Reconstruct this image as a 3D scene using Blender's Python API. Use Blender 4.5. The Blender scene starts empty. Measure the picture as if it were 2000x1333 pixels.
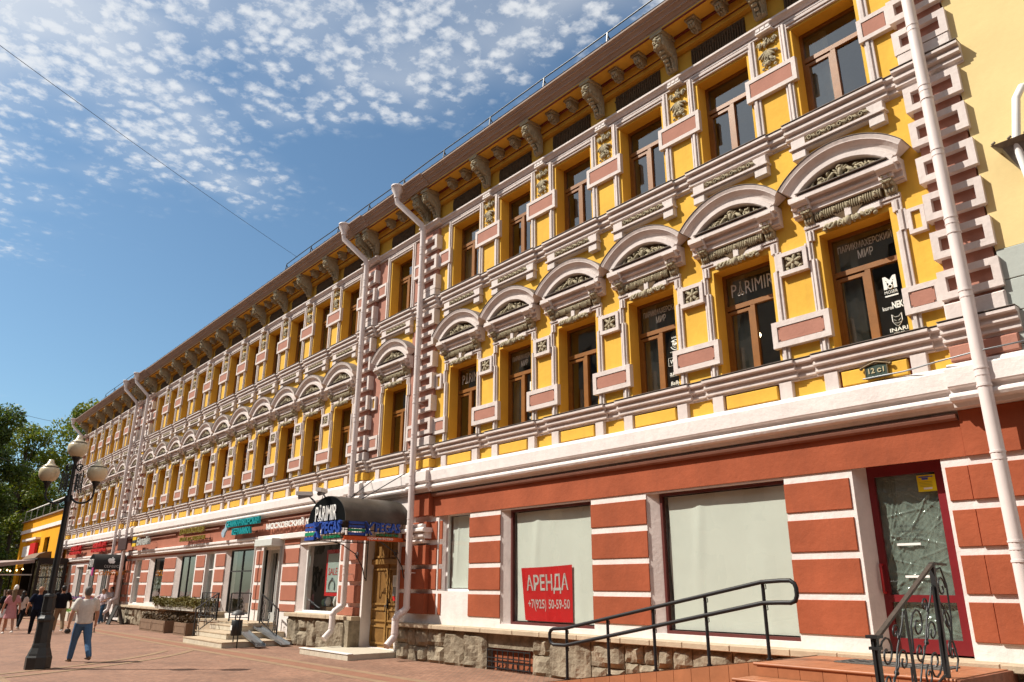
import bpy, math, random
from mathutils import Vector, Matrix
R = math.radians
rnd = random.Random(7)
SC = bpy.context.scene
COL = SC.collection

# ------------------------------------------------------------------ camera, sky, sun, exposure
CAM = (0.0, -11.66, 1.82)
PITCH, YAW, ROLL, FPX = 0.3176, 0.7047, 0.0036, 1457.25
fw = Vector((-math.cos(YAW)*math.cos(PITCH), math.sin(YAW)*math.cos(PITCH), math.sin(PITCH)))
rt = Vector((math.sin(YAW), math.cos(YAW), 0))
up = rt.cross(fw)
r2 = rt*math.cos(ROLL)+up*math.sin(ROLL)
u2 = up*math.cos(ROLL)-rt*math.sin(ROLL)
cd = bpy.data.cameras.new('camera')
cam = bpy.data.objects.new('camera', cd); COL.objects.link(cam)
cam.matrix_world = Matrix(((r2.x, u2.x, -fw.x, CAM[0]), (r2.y, u2.y, -fw.y, CAM[1]), (r2.z, u2.z, -fw.z, CAM[2]), (0, 0, 0, 1)))
cd.sensor_fit = 'HORIZONTAL'; cd.sensor_width = 36; cd.lens = 36*FPX/2000
cd.clip_end = 3000; cd.clip_start = .05
SC.camera = cam

SUN_AZ, SUN_EL = R(48), R(48)          # light travels towards +X,+Y
L = Vector((math.cos(SUN_EL)*math.cos(SUN_AZ), math.cos(SUN_EL)*math.sin(SUN_AZ), -math.sin(SUN_EL)))
sd = bpy.data.lights.new('sun', 'SUN'); sd.energy = 5.0; sd.angle = R(.55); sd.color = (1, .94, .84)
sun = bpy.data.objects.new('sun', sd); COL.objects.link(sun)
sun.rotation_euler = L.to_track_quat('-Z', 'Y').to_euler(); sun.location = (-30, -30, 40)

W = bpy.data.worlds.new('World'); SC.world = W; W.use_nodes = True
nt = W.node_tree; nt.nodes.clear()
def nd(t, **k):
    n = nt.nodes.new(t)
    for a, b in k.items(): setattr(n, a, b)
    return n
def lk(a, b): nt.links.new(a, b)
def math_(op, a, b=None, clamp=False):
    n = nd('ShaderNodeMath', operation=op, use_clamp=clamp)
    for i, v in enumerate((a, b)):
        if v is None: continue
        if isinstance(v, (int, float)): n.inputs[i].default_value = v
        else: lk(v, n.inputs[i])
    return n.outputs[0]
def ramp_(fac, a, b):
    n = nd('ShaderNodeMapRange', interpolation_type='SMOOTHSTEP')
    lk(fac, n.inputs[0]); n.inputs[1].default_value = a; n.inputs[2].default_value = b
    return n.outputs[0]
sky = nd('ShaderNodeTexSky', sky_type='NISHITA'); sky.sun_disc = False
sky.sun_elevation = SUN_EL; sky.sun_rotation = math.atan2(-L.x, -L.y)
sky.air_density = 1.0; sky.dust_density = .9; sky.ozone_density = 4.0
tc = nd('ShaderNodeTexCoord'); sp = nd('ShaderNodeSeparateXYZ'); lk(tc.outputs['Generated'], sp.inputs[0])
zc = math_('MAXIMUM', sp.outputs[2], .06)
u = math_('DIVIDE', sp.outputs[0], zc); v = math_('DIVIDE', sp.outputs[1], zc)
cb = nd('ShaderNodeCombineXYZ'); lk(u, cb.inputs[0]); lk(v, cb.inputs[1])
def noise_(scale, detail, rough, off=0, dist=0):
    mp = nd('ShaderNodeMapping'); lk(cb.outputs[0], mp.inputs[0]); mp.inputs['Location'].default_value = (off, off*.7, off*1.3)
    n = nd('ShaderNodeTexNoise'); lk(mp.outputs[0], n.inputs['Vector'])
    n.inputs['Scale'].default_value = scale; n.inputs['Detail'].default_value = detail; n.inputs['Roughness'].default_value = rough
    n.inputs['Distortion'].default_value = dist
    return n.outputs['Fac']
vm = nd('ShaderNodeMixRGB', blend_type='ADD'); vm.inputs[0].default_value = .055
wn = nd('ShaderNodeTexNoise'); lk(cb.outputs[0], wn.inputs['Vector']); wn.inputs['Scale'].default_value = 9; wn.inputs['Detail'].default_value = 3
lk(cb.outputs[0], vm.inputs[1]); lk(wn.outputs['Color'], vm.inputs[2])
vo = nd('ShaderNodeTexVoronoi', feature='SMOOTH_F1'); lk(vm.outputs[0], vo.inputs['Vector']); vo.inputs['Scale'].default_value = 27; vo.inputs['Smoothness'].default_value = .6
nb = noise_(58, 4, .6, 3.1, .2)
n1 = math_('ADD', math_('MULTIPLY', math_('SUBTRACT', .95, vo.outputs['Distance']), .55), math_('MULTIPLY', nb, .42)); n2 = noise_(2.2, 3, .55, 8.4); n3 = noise_(80, 3, .6, 1.7)
# the altocumulus field thins out towards the north (v) and low down (|u|)
edge = math_('ADD', math_('MULTIPLY', v, -.62), math_('MULTIPLY', u, .30))
edge = math_('ADD', edge, math_('MULTIPLY', math_('SUBTRACT', n2, .5), 1.2))
cover = ramp_(edge, -1.08, -.45)
puff = math_('ADD', math_('MULTIPLY', n1, .8), math_('MULTIPLY', n3, .25))
thr = math_('SUBTRACT', .67, math_('MULTIPLY', cover, .25))
dens = nd('ShaderNodeMapRange', interpolation_type='SMOOTHSTEP'); lk(math_('SUBTRACT', puff, thr), dens.inputs[0])
dens.inputs[1].default_value = -.15; dens.inputs[2].default_value = .25
veil = math_('MULTIPLY', ramp_(edge, -.95, -.05), .62)
lowc = math_('MULTIPLY', ramp_(noise_(.9, 5, .6, 5.2, .3), .55, .75), math_('MULTIPLY', ramp_(sp.outputs[2], .30, .10), .75))
cl = math_('MAXIMUM', math_('MULTIPLY', dens.outputs[0], math_('MULTIPLY', ramp_(cover, .02, .6), .72)), math_('MAXIMUM', veil, lowc))
cl = math_('MULTIPLY', cl, ramp_(sp.outputs[2], .0, .08))
mx = nd('ShaderNodeMixRGB'); tint = nd('ShaderNodeMixRGB', blend_type='MULTIPLY'); tint.inputs[0].default_value = 1; lk(sky.outputs[0], tint.inputs[1]); tint.inputs[2].default_value = (.93, 1.08, 1.03, 1)
lk(cl, mx.inputs[0]); lk(tint.outputs[0], mx.inputs[1]); mx.inputs[2].default_value = (8.2, 8.2, 8.1, 1)
bg = nd('ShaderNodeBackground'); lk(mx.outputs[0], bg.inputs[0]); bg.inputs[1].default_value = .086
wo = nd('ShaderNodeOutputWorld'); lk(bg.outputs[0], wo.inputs[0])
vs = SC.view_settings; vs.view_transform = 'Standard'; vs.look = 'None'; vs.exposure = .52; vs.gamma = 1; vs.use_curve_mapping = False
SC.cycles.max_bounces = 6; SC.cycles.transparent_max_bounces = 12; SC.cycles.caustics_reflective = False; SC.cycles.caustics_refractive = False

# ------------------------------------------------------------------ materials
MATS = {}
def mat(name, col, rough=.8, var=.12, vscale=1.2, bump=0., bscale=30., spec=.3, metal=0., streak=0., col2=None, emit=None):
    if name in MATS: return MATS[name]
    m = bpy.data.materials.new(name); m.use_nodes = True; t = m.node_tree; ns = t.nodes; b = ns['Principled BSDF']
    b.inputs['Roughness'].default_value = rough; b.inputs['Metallic'].default_value = metal
    b.inputs['Specular IOR Level'].default_value = spec
    b.inputs['Base Color'].default_value = (*col, 1)
    if emit:
        b.inputs['Emission Color'].default_value = (*emit[0], 1); b.inputs['Emission Strength'].default_value = emit[1]
    geo = ns.new('ShaderNodeNewGeometry')
    if var > 0:
        n = ns.new('ShaderNodeTexNoise'); n.inputs['Scale'].default_value = vscale; n.inputs['Detail'].default_value = 6; n.inputs['Roughness'].default_value = .65
        t.links.new(geo.outputs['Position'], n.inputs['Vector'])
        mr = ns.new('ShaderNodeMapRange'); t.links.new(n.outputs['Fac'], mr.inputs[0]); mr.inputs[1].default_value = .28; mr.inputs[2].default_value = .72
        mix = ns.new('ShaderNodeMixRGB'); t.links.new(mr.outputs[0], mix.inputs[0])
        c2 = col2 or tuple(min(1, c*(1+var*.6)) for c in col)
        mix.inputs[1].default_value = (*[c*(1-var) for c in col], 1); mix.inputs[2].default_value = (*c2, 1)
        out = mix.outputs[0]
        if streak > 0:
            mp = ns.new('ShaderNodeMapping'); t.links.new(geo.outputs['Position'], mp.inputs[0]); mp.inputs['Scale'].default_value = (7, 7, .55)
            n2 = ns.new('ShaderNodeTexNoise'); n2.inputs['Scale'].default_value = 1; n2.inputs['Detail'].default_value = 5; n2.inputs['Roughness'].default_value = .7
            t.links.new(mp.outputs[0], n2.inputs['Vector'])
            m2 = ns.new('ShaderNodeMapRange'); t.links.new(n2.outputs['Fac'], m2.inputs[0]); m2.inputs[1].default_value = .5; m2.inputs[2].default_value = .8; m2.inputs[4].default_value = streak
            mx2 = ns.new('ShaderNodeMixRGB'); t.links.new(m2.outputs[0], mx2.inputs[0]); t.links.new(out, mx2.inputs[1])
            mx2.inputs[2].default_value = (*[c*.45+.02 for c in col], 1); out = mx2.outputs[0]
        t.links.new(out, b.inputs['Base Color'])
    if bump > 0:
        n = ns.new('ShaderNodeTexNoise'); n.inputs['Scale'].default_value = bscale; n.inputs['Detail'].default_value = 5; n.inputs['Roughness'].default_value = .6
        t.links.new(geo.outputs['Position'], n.inputs['Vector'])
        bp = ns.new('ShaderNodeBump'); bp.inputs['Strength'].default_value = min(1, bump); bp.inputs['Distance'].default_value = .02
        t.links.new(n.outputs['Fac'], bp.inputs['Height']); t.links.new(bp.outputs[0], b.inputs['Normal'])
    MATS[name] = m
    return m
def glass(name, tint=(.75, .8, .8), ior=1.75, wob=.25):
    m = bpy.data.materials.new(name); m.use_nodes = True; t = m.node_tree; ns = t.nodes; ns.remove(ns['Principled BSDF'])
    tr = ns.new('ShaderNodeBsdfTransparent'); tr.inputs[0].default_value = (*tint, 1)
    gl = ns.new('ShaderNodeBsdfGlossy'); gl.inputs['Roughness'].default_value = .015; gl.inputs[0].default_value = (.95, .97, 1, 1)
    lw = ns.new('ShaderNodeLayerWeight'); lw.inputs['Blend'].default_value = .5
    pw = ns.new('ShaderNodeMath'); pw.operation = 'POWER'; t.links.new(lw.outputs['Facing'], pw.inputs[0]); pw.inputs[1].default_value = 4
    fr = ns.new('ShaderNodeMapRange'); t.links.new(pw.outputs[0], fr.inputs[0]); f0 = ((ior-1)/(ior+1))**2*2; fr.inputs[3].default_value = f0; fr.inputs[4].default_value = 1
    mi = ns.new('ShaderNodeMixShader'); t.links.new(fr.outputs[0], mi.inputs[0]); t.links.new(tr.outputs[0], mi.inputs[1]); t.links.new(gl.outputs[0], mi.inputs[2])
    geo = ns.new('ShaderNodeNewGeometry'); n = ns.new('ShaderNodeTexNoise'); n.inputs['Scale'].default_value = 1.3; n.inputs['Detail'].default_value = 2
    t.links.new(geo.outputs['Position'], n.inputs['Vector'])
    bp = ns.new('ShaderNodeBump'); bp.inputs['Strength'].default_value = wob; bp.inputs['Distance'].default_value = .02
    t.links.new(n.outputs['Fac'], bp.inputs['Height']); t.links.new(bp.outputs[0], gl.inputs['Normal'])
    t.links.new(mi.outputs[0], ns['Material Output'].inputs[0]); MATS[name] = m
    return m
YEL = mat('yellow_plaster', (.73, .425, .065), .85, .15, .8, .35, 8, .15, streak=.22)
TRIM = mat('pink_white_paint', (.65, .57, .535), .75, .13, 2.6, .4, 12, .2, streak=.24)
WHITE = mat('white_paint', (.74, .675, .645), .75, .11, 2.0, .45, 11, .2, streak=.22)
PINK = mat('dusty_pink_plaster', (.40, .19, .14), .85, .12, 3, .3, 25, .15)
TERR = mat('terracotta_paint', (.335, .087, .040), .85, .26, .9, .45, 9, .15, streak=.24)
TERR2 = mat('faded_terracotta_paint', (.37, .14, .09), .85, .12, 1.6, .3, 22, .15, streak=.12)
TAUPE = mat('taupe_eave_paint', (.41, .32, .275), .75, .12, 2.2, .2, 16, .2, streak=.12)
BROWN = mat('brown_moulding_paint', (.25, .11, .075), .8, .15, 3, .2, 20)
DRED = mat('dark_red_paint', (.20, .045, .03), .8, .15, 3, .2, 20)
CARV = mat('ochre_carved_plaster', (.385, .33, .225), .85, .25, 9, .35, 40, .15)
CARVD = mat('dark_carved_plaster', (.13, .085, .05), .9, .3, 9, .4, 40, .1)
WOOD = mat('varnished_window_wood', (.25, .098, .018), .42, .2, 6, .1, 60, .4)
DWOOD = mat('old_door_wood', (.29, .155, .042), .5, .3, 5, .15, 40, .4, streak=.3)
GLASS = glass('window_glass', (.72, .77, .77), 1.8)
GLASS2 = glass('shop_glass', (.91, .94, .915), 1.62, .3)
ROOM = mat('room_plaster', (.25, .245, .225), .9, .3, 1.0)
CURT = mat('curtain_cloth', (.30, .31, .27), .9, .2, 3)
STONE = mat('sandstone', (.245, .195, .135), .9, .45, 3.5, 1., 20, .15, col2=(.40, .335, .245), streak=.45)
LEDGE = mat('pale_ledge_stone', (.47, .37, .26), .85, .18, 4, .4, 30, .2, streak=.2)
MORT = mat('lime_mortar', (.27, .22, .155), .9, .2, 5, .5, 30)
PAINTP = mat('pale_pink_metal_paint', (.70, .615, .59), .55, .06, 3, .06, 10, .4, streak=.10)
BLACK = mat('black_iron_paint', (.012, .012, .013), .45, .25, 8, .1, 40, .5)
RUSTY = mat('worn_iron', (.06, .045, .035), .6, .4, 14, .3, 50, .4)
GREYM = mat('grey_metal', (.22, .23, .24), .4, .15, 6, 0, 1, .5, .6)
ROOFM = mat('grey_roof_sheet', (.20, .19, .18), .55, .25, 3, .1, 8, .4)
TILE = mat('orange_clay_tile', (.36, .135, .06), .5, .22, 3, .12, 25, .4)
CREAM = mat('cream_step_tile', (.55, .49, .39), .6, .15, 5, .15, 30, .3, streak=.15)
PALEY = mat('pale_yellow_plaster', (.72, .56, .27), .85, .07, 1.2, .15, 12, .15, streak=.05)
GREYG = mat('grey_green_plaster', (.40, .43, .40), .85, .08, 2, .2, 14, .15)
MARO = mat('maroon_door_paint', (.17, .011, .015), .35, .12, 5, .05, 20, .5)
FRAMB = mat('dark_brown_frame', (.10, .022, .018), .45, .15, 5, .05, 30, .4)
FILM = mat('pale_window_film', (.72, .735, .675), .6, .05, 1.5, .12, 5, .3)
REDB = mat('red_banner', (.58, .014, .016), .5, .10, 4, .05, 8, .3)
PWH = mat('white_plastic', (.80, .79, .76), .5, .05, 6, 0, 1, .4)
ORANGEP = mat('orange_plaster', (.74, .33, .010), .85, .10, 1.1, .15, 14, .15, streak=.2)
def flat(name, c, rough=.5, **k): return mat(name, c, rough, .06, 5, 0, 1, .4, **k)

# ------------------------------------------------------------------ geometry builder
class G:
    def __init__(s): s.v = []; s.f = []; s.m = []; s.s = []
    def add(s, vs, fs, mi=0, sm=False):
        o = len(s.v); s.v += [tuple(p) for p in vs]
        for f in fs: s.f.append(tuple(o+i for i in f)); s.m.append(mi); s.s.append(sm)
    def box(s, x0, x1, y0, y1, z0, z1, mi=0):
        s.add([(x0, y0, z0), (x1, y0, z0), (x1, y1, z0), (x0, y1, z0), (x0, y0, z1), (x1, y0, z1), (x1, y1, z1), (x0, y1, z1)],
              [(0, 3, 2, 1), (4, 5, 6, 7), (0, 1, 5, 4), (1, 2, 6, 5), (2, 3, 7, 6), (3, 0, 4, 7)], mi)
    def obox(s, c, ex, ey, ez, mi=0):
        c = Vector(c); ex, ey, ez = Vector(ex), Vector(ey), Vector(ez)
        P = [c+a*ex+b*ey+d*ez for d in (-1, 1) for a, b in ((-1, -1), (1, -1), (1, 1), (-1, 1))]
        s.add(P, [(0, 3, 2, 1), (4, 5, 6, 7), (0, 1, 5, 4), (1, 2, 6, 5), (2, 3, 7, 6), (3, 0, 4, 7)], mi)
    def bar(s, a, b, w, h=None, mi=0):
        a, b = Vector(a), Vector(b); d = b-a; h = h or w
        q = d.to_track_quat('Z', 'Y') if d.length > 1e-6 else Matrix.Identity(3).to_quaternion()
        s.obox((a+b)/2, q@Vector((w/2, 0, 0)), q@Vector((0, h/2, 0)), d/2, mi)
    def cbox(s, x0, x1, yb, yf, z0, z1, ch=.015, mi=0):    # block on a wall, chamfered front edges (front = yf < yb)
        a = [(x0, yb, z0), (x1, yb, z0), (x1, yb, z1), (x0, yb, z1)]
        b = [(x0, yf+ch, z0), (x1, yf+ch, z0), (x1, yf+ch, z1), (x0, yf+ch, z1)]
        c = [(x0+ch, yf, z0+ch), (x1-ch, yf, z0+ch), (x1-ch, yf, z1-ch), (x0+ch, yf, z1-ch)]
        fs = [(8, 9, 10, 11)]
        for i in range(4):
            j = (i+1) % 4; fs += [(i, j, 4+j, 4+i), (4+i, 4+j, 8+j, 8+i)]
        s.add(a+b+c, fs, mi)
    def frame(s, x0, x1, z0, z1, yb, yf, w, yr, mi=0, mr=None, ch=.012):   # raised frame round a recess at depth yr
        xs, zs = (x0, x1), (z0, z1)
        for a in ((x0, x1, z0, z0+w), (x0, x1, z1-w, z1), (x0, x0+w, z0+w, z1-w), (x1-w, x1, z0+w, z1-w)):
            s.box(a[0], a[1], yf, yb, a[2], a[3], mi)
        s.box(x0+w, x1-w, yr, yb, z0+w, z1-w, mi if mr is None else mr)
    def ext(s, prof, x0, x1, mi=0, off=0., sm=False):
        n = len(prof); P = [(x0, y-off if 0 < i < n-1 else y, z) for i, (y, z) in enumerate(prof)]+[(x1, y-off if 0 < i < n-1 else y, z) for i, (y, z) in enumerate(prof)]
        s.add(P, [(i, i+1, n+i+1, n+i) for i in range(n-1)], mi, sm)
        s.add(P[:n], [tuple(range(n))], mi); s.add(P[n:], [tuple(range(n))], mi)
    def prism(s, poly, y0, y1, mi=0):    # polygon in XZ
        n = len(poly); P = [(x, y0, z) for x, z in poly]+[(x, y1, z) for x, z in poly]
        s.add(P, [tuple(range(n)), tuple(range(n, 2*n))]+[(i, (i+1) % n, n+(i+1) % n, n+i) for i in range(n)], mi)
    def prismx(s, poly, x0, x1, mi=0):   # polygon in YZ
        n = len(poly); P = [(x0, y, z) for y, z in poly]+[(x1, y, z) for y, z in poly]
        s.add(P, [tuple(range(n)), tuple(range(n, 2*n))]+[(i, (i+1) % n, n+(i+1) % n, n+i) for i in range(n)], mi)
    def prismz(s, poly, z0, z1, mi=0):
        n = len(poly); P = [(x, y, z0) for x, y in poly]+[(x, y, z1) for x, y in poly]
        s.add(P, [tuple(range(n)), tuple(range(n, 2*n))]+[(i, (i+1) % n, n+(i+1) % n, n+i) for i in range(n)], mi)
    def tube(s, pts, r, n=8, mi=0, caps=True, ry=None):
        pts = [Vector(p) for p in pts]; N = len(pts); rs = r if isinstance(r, (list, tuple)) else [r]*N
        o = []; prev = None
        for i, p in enumerate(pts):
            d = (pts[min(i+1, N-1)]-pts[max(i-1, 0)]).normalized()
            if prev is None: a = d.orthogonal().normalized()
            else:
                a = prev-d*prev.dot(d)
                a = a.normalized() if a.length > 1e-6 else d.orthogonal().normalized()
            prev = a; b = d.cross(a)
            o += [p+(a*math.cos(2*math.pi*k/n)+b*math.sin(2*math.pi*k/n))*rs[i] for k in range(n)]
        fs = [(i*n+k, i*n+(k+1) % n, (i+1)*n+(k+1) % n, (i+1)*n+k) for i in range(N-1) for k in range(n)]
        s.add(o, fs, mi, True)
        if caps: s.add(o[:n], [tuple(range(n))[::-1]], mi); s.add(o[-n:], [tuple(range(n))], mi)
    def lathe(s, prof, c=(0, 0, 0), n=16, mi=0, sm=True, rot=0.):
        P = [(c[0]+r*math.cos(rot+2*math.pi*k/n), c[1]+r*math.sin(rot+2*math.pi*k/n), c[2]+z) for r, z in prof for k in range(n)]
        s.add(P, [(i*n+k, i*n+(k+1) % n, (i+1)*n+(k+1) % n, (i+1)*n+k) for i in range(len(prof)-1) for k in range(n)], mi, sm)
        s.add(P[:n], [tuple(range(n))[::-1]], mi); s.add(P[-n:], [tuple(range(n))], mi)
    def blob(s, c, r, rot=0., n=7, k=5, mi=0, sm=True):   # ellipsoid, rotated in the XZ plane
        ca, sa = math.cos(rot), math.sin(rot); P = []
        for i in range(k+1):
            t = math.pi*i/k
            for j in range(n):
                a = 2*math.pi*j/n
                x, y, z = r[0]*math.sin(t)*math.cos(a), r[1]*math.sin(t)*math.sin(a), r[2]*math.cos(t)
                P.append((c[0]+x*ca-z*sa, c[1]+y, c[2]+x*sa+z*ca))
        s.add(P, [(i*n+j, i*n+(j+1) % n, (i+1)*n+(j+1) % n, (i+1)*n+j) for i in range(k) for j in range(n)], mi, sm)
    def loft(s, rings, mi=0, sm=True):   # rings: (centre, rx, ry, heading axis x, axis y)
        n = 12; P = []
        for c, ax, ay in rings:
            P += [tuple(Vector(c)+Vector(ax)*math.cos(2*math.pi*j/n)+Vector(ay)*math.sin(2*math.pi*j/n)) for j in range(n)]
        s.add(P, [(i*n+j, i*n+(j+1) % n, (i+1)*n+(j+1) % n, (i+1)*n+j) for i in range(len(rings)-1) for j in range(n)], mi, sm)
        s.add(P[:n], [tuple(range(n))[::-1]], mi); s.add(P[-n:], [tuple(range(n))], mi)
    def arc(s, prof, c, a0, a1, n, mi=0, sm=False):   # profile (radius, y) swept round centre (x,z)
        P = []; m = len(prof)
        for i in range(n+1):
            t = a0+(a1-a0)*i/n
            P += [(c[0]+r*math.sin(t), y, c[1]+r*math.cos(t)) for r, y in prof]
        s.add(P, [(i*m+j, i*m+j+1, (i+1)*m+j+1, (i+1)*m+j) for i in range(n) for j in range(m-1)], mi, sm)
        s.add(P[:m], [tuple(range(m))], mi); s.add(P[-m:], [tuple(range(m))], mi)
    def sheet(s, x0, x1, z0, z1, y, holes, depth, mi=0, mr=None):    # wall with openings and reveals
        xs = sorted({x0, x1, *[h[0] for h in holes], *[h[1] for h in holes]}); zs = sorted({z0, z1, *[h[2] for h in holes], *[h[3] for h in holes]})
        for i in range(len(xs)-1):
            j = 0
            while j < len(zs)-1:
                def hole(q): return any(h[0] <= xs[i]+1e-6 and xs[i+1] <= h[1]+1e-6 and h[2] <= zs[q]+1e-6 and zs[q+1] <= h[3]+1e-6 for h in holes)
                if hole(j): j += 1; continue
                k = j
                while k+1 < len(zs)-1 and not hole(k+1): k += 1
                s.add([(xs[i], y, zs[j]), (xs[i+1], y, zs[j]), (xs[i+1], y, zs[k+1]), (xs[i], y, zs[k+1])], [(0, 1, 2, 3)], mi)
                j = k+1
        for h in holes:
            a, b, c, d = h[:4]; y1 = y+depth
            s.add([(a, y, c), (b, y, c), (b, y, d), (a, y, d), (a, y1, c), (b, y1, c), (b, y1, d), (a, y1, d)],
                  [(0, 1, 5, 4), (1, 2, 6, 5), (2, 3, 7, 6), (3, 0, 4, 7)], mi if mr is None else mr)
    def mesh(s, name, mats):
        me = bpy.data.meshes.new(name); me.from_pydata(s.v, [], s.f)
        for m in (mats if isinstance(mats, (list, tuple)) else [mats]): me.materials.append(m)
        me.polygons.foreach_set('material_index', s.m); me.polygons.foreach_set('use_smooth', s.s); me.update()
        return me
def wloc(o):
    v = Vector((0, 0, 0))
    while o: v += o.location; o = o.parent
    return v
def put(name, me, parent=None, loc=(0, 0, 0), rot=(0, 0, 0), sc=(1, 1, 1)):
    o = bpy.data.objects.new(name, me); COL.objects.link(o); o.location = loc; o.rotation_euler = rot; o.scale = sc
    if parent: o.parent = parent
    return o
def inst(name, me, parent, X, Y=0., Z=0., **k):      # world position under an unrotated parent
    o = put(name, me, parent, Vector((X, Y, Z))-wloc(parent), **k)
    if name in RELIEF:          # hand-made pieces: mirrored or set a few millimetres off
        if name not in ('quoin_block', 'pier_panel') and vr.random() < .5: o.scale.x *= -1
        o.location.x += (vr.random()-.5)*.012; o.location.z += (vr.random()-.5)*.010; o.rotation_euler.y += 0 if name != 'quoin_block' else (vr.random()-.5)*.02
    return o
vr = random.Random(77)
RELIEF = {'console', 'modillion', 'frieze_panel', 'shell_relief', 'tympanum_relief', 'reeded_frieze', 'console_leaf', 'garland', 'rosette_block', 'quoin_block', 'pier_panel', 'guttae_block'}
def part(name, g, mats, parent):                      # geometry given in world coordinates
    return inst(name, g.mesh(name, mats), parent, 0, 0, 0)
def tag(o, label, cat, group=None):
    o['label'] = label; o['category'] = cat
    if group: o['group'] = group
    return o
def empty(name, loc, label=None, cat=None, group=None, rz=0.):
    o = bpy.data.objects.new(name, None); COL.objects.link(o); o.location = loc; o.rotation_euler = (0, 0, rz); o.empty_display_size = .3
    if label: tag(o, label, cat, group)
    return o
def struct(name, g, mats):
    o = put(name, g.mesh(name, mats)); o['kind'] = 'structure'; return o
def zg(x): return .004*(x+22)

def text(g, s, O, U, V, w=None, h=.2, depth=.02, mi=0, bold=0., shear=0.):
    """lettering: lower-left corner O, reading direction U, up V; fitted to width w and height h"""
    c = bpy.data.curves.new('t', 'FONT'); c.body = s; c.resolution_u = 2; c.offset = bold; c.shear = shear
    c.extrude = .5
    o = bpy.data.objects.new('t', c); me = bpy.data.meshes.new_from_object(o)
    vs = [v.co.copy() for v in me.vertices]; fs = [tuple(p.vertices) for p in me.polygons]
    bpy.data.objects.remove(o); bpy.data.curves.remove(c); bpy.data.meshes.remove(me)
    if not vs: return
    x0 = min(v.x for v in vs); x1 = max(v.x for v in vs); y0 = min(v.y for v in vs); y1 = max(v.y for v in vs)
    sy = h/(y1-y0); sx = w/(x1-x0) if w else sy
    O, U, V = Vector(O), Vector(U).normalized(), Vector(V).normalized(); N = U.cross(V)
    g.add([O+U*((v.x-x0)*sx)+V*((v.y-y0)*sy)+N*(v.z*depth) for v in vs], fs, mi)

# ------------------------------------------------------------------ ground
g = G(); g.add([(-420, -260, zg(-420)), (120, -260, zg(120)), (120, 300, zg(120)), (-420, 300, zg(-420))], [(0, 1, 2, 3)])
def paver_mat():
    m = bpy.data.materials.new('clay_pavers'); m.use_nodes = True; t = m.node_tree; ns = t.nodes; b = ns['Principled BSDF']; b.inputs['Roughness'].default_value = .75
    geo = ns.new('ShaderNodeNewGeometry')
    mp = ns.new('ShaderNodeMapping'); t.links.new(geo.outputs['Position'], mp.inputs[0]); mp.inputs['Rotation'].default_value = (0, 0, R(45))
    br = ns.new('ShaderNodeTexBrick'); t.links.new(mp.outputs[0], br.inputs['Vector'])
    br.inputs['Color1'].default_value = (.245, .118, .070, 1); br.inputs['Color2'].default_value = (.29, .150, .093, 1); br.inputs['Mortar'].default_value = (.18, .12, .085, 1)
    br.inputs['Scale'].default_value = 1; br.inputs['Brick Width'].default_value = .2; br.inputs['Row Height'].default_value = .1; br.inputs['Mortar Size'].default_value = .006; br.inputs['Bias'].default_value = .1
    n = ns.new('ShaderNodeTexNoise'); n.inputs['Scale'].default_value = .7; n.inputs['Detail'].default_value = 7; n.inputs['Roughness'].default_value = .7
    t.links.new(geo.outputs['Position'], n.inputs['Vector'])
    mr = ns.new('ShaderNodeMapRange'); t.links.new(n.outputs['Fac'], mr.inputs[0]); mr.inputs[1].default_value = .3; mr.inputs[2].default_value = .7; mr.inputs[3].default_value = .66; mr.inputs[4].default_value = 1.2
    mu = ns.new('ShaderNodeMixRGB'); mu.blend_type = 'MULTIPLY'; mu.inputs[0].default_value = 1
    t.links.new(br.outputs['Color'], mu.inputs[1]); t.links.new(mr.outputs[0], mu.inputs[2]); t.links.new(mu.outputs[0], b.inputs['Base Color'])
    n2 = ns.new('ShaderNodeTexNoise'); n2.inputs['Scale'].default_value = 9; n2.inputs['Detail'].default_value = 6; n2.inputs['Roughness'].default_value = .75
    t.links.new(geo.outputs['Position'], n2.inputs['Vector'])
    m2 = ns.new('ShaderNodeMapRange'); t.links.new(n2.outputs['Fac'], m2.inputs[0]); m2.inputs[1].default_value = .30; m2.inputs[2].default_value = .62; m2.inputs[3].default_value = .62; m2.inputs[4].default_value = 1.1
    mu2 = ns.new('ShaderNodeMixRGB'); mu2.blend_type = 'MULTIPLY'; mu2.inputs[0].default_value = 1
    t.links.new(mu.outputs[0], mu2.inputs[1]); t.links.new(m2.outputs[0], mu2.inputs[2]); t.links.new(mu2.outputs[0], b.inputs['Base Color'])
    bp = ns.new('ShaderNodeBump'); bp.inputs['Strength'].default_value = .5; bp.inputs['Distance'].default_value = .006
    inv = ns.new('ShaderNodeMath'); inv.operation = 'SUBTRACT'; inv.inputs[0].default_value = 1; t.links.new(br.outputs['Fac'], inv.inputs[1])
    t.links.new(inv.outputs[0], bp.inputs['Height']); t.links.new(bp.outputs[0], b.inputs['Normal'])
    return m
PAV = paver_mat()
struct('ground', g, PAV)
BAND = mat('beige_paver', (.27, .175, .105), .8, .2, 2.5, .3, 30)
PAVR = mat('red_paver', (.25, .118, .072), .8, .2, 2.5, .3, 30)
g = G()
def strip(y0, y1, mi, dz, xa=-120, xb=20):
    g.add([(xa, y0, zg(xa)+dz), (xb, y0, zg(xb)+dz), (xb, y1, zg(xb)+dz), (xa, y1, zg(xa)+dz)], [(0, 1, 2, 3)], mi)
strip(-2.72, -2.5, 0, .004); strip(-3.36, -3.14, 0, .004); strip(-3.135, -2.725, 1, .004); strip(-9.0, -8.78, 0, .004); strip(-9.9, -9.7, 0, .004)
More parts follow.
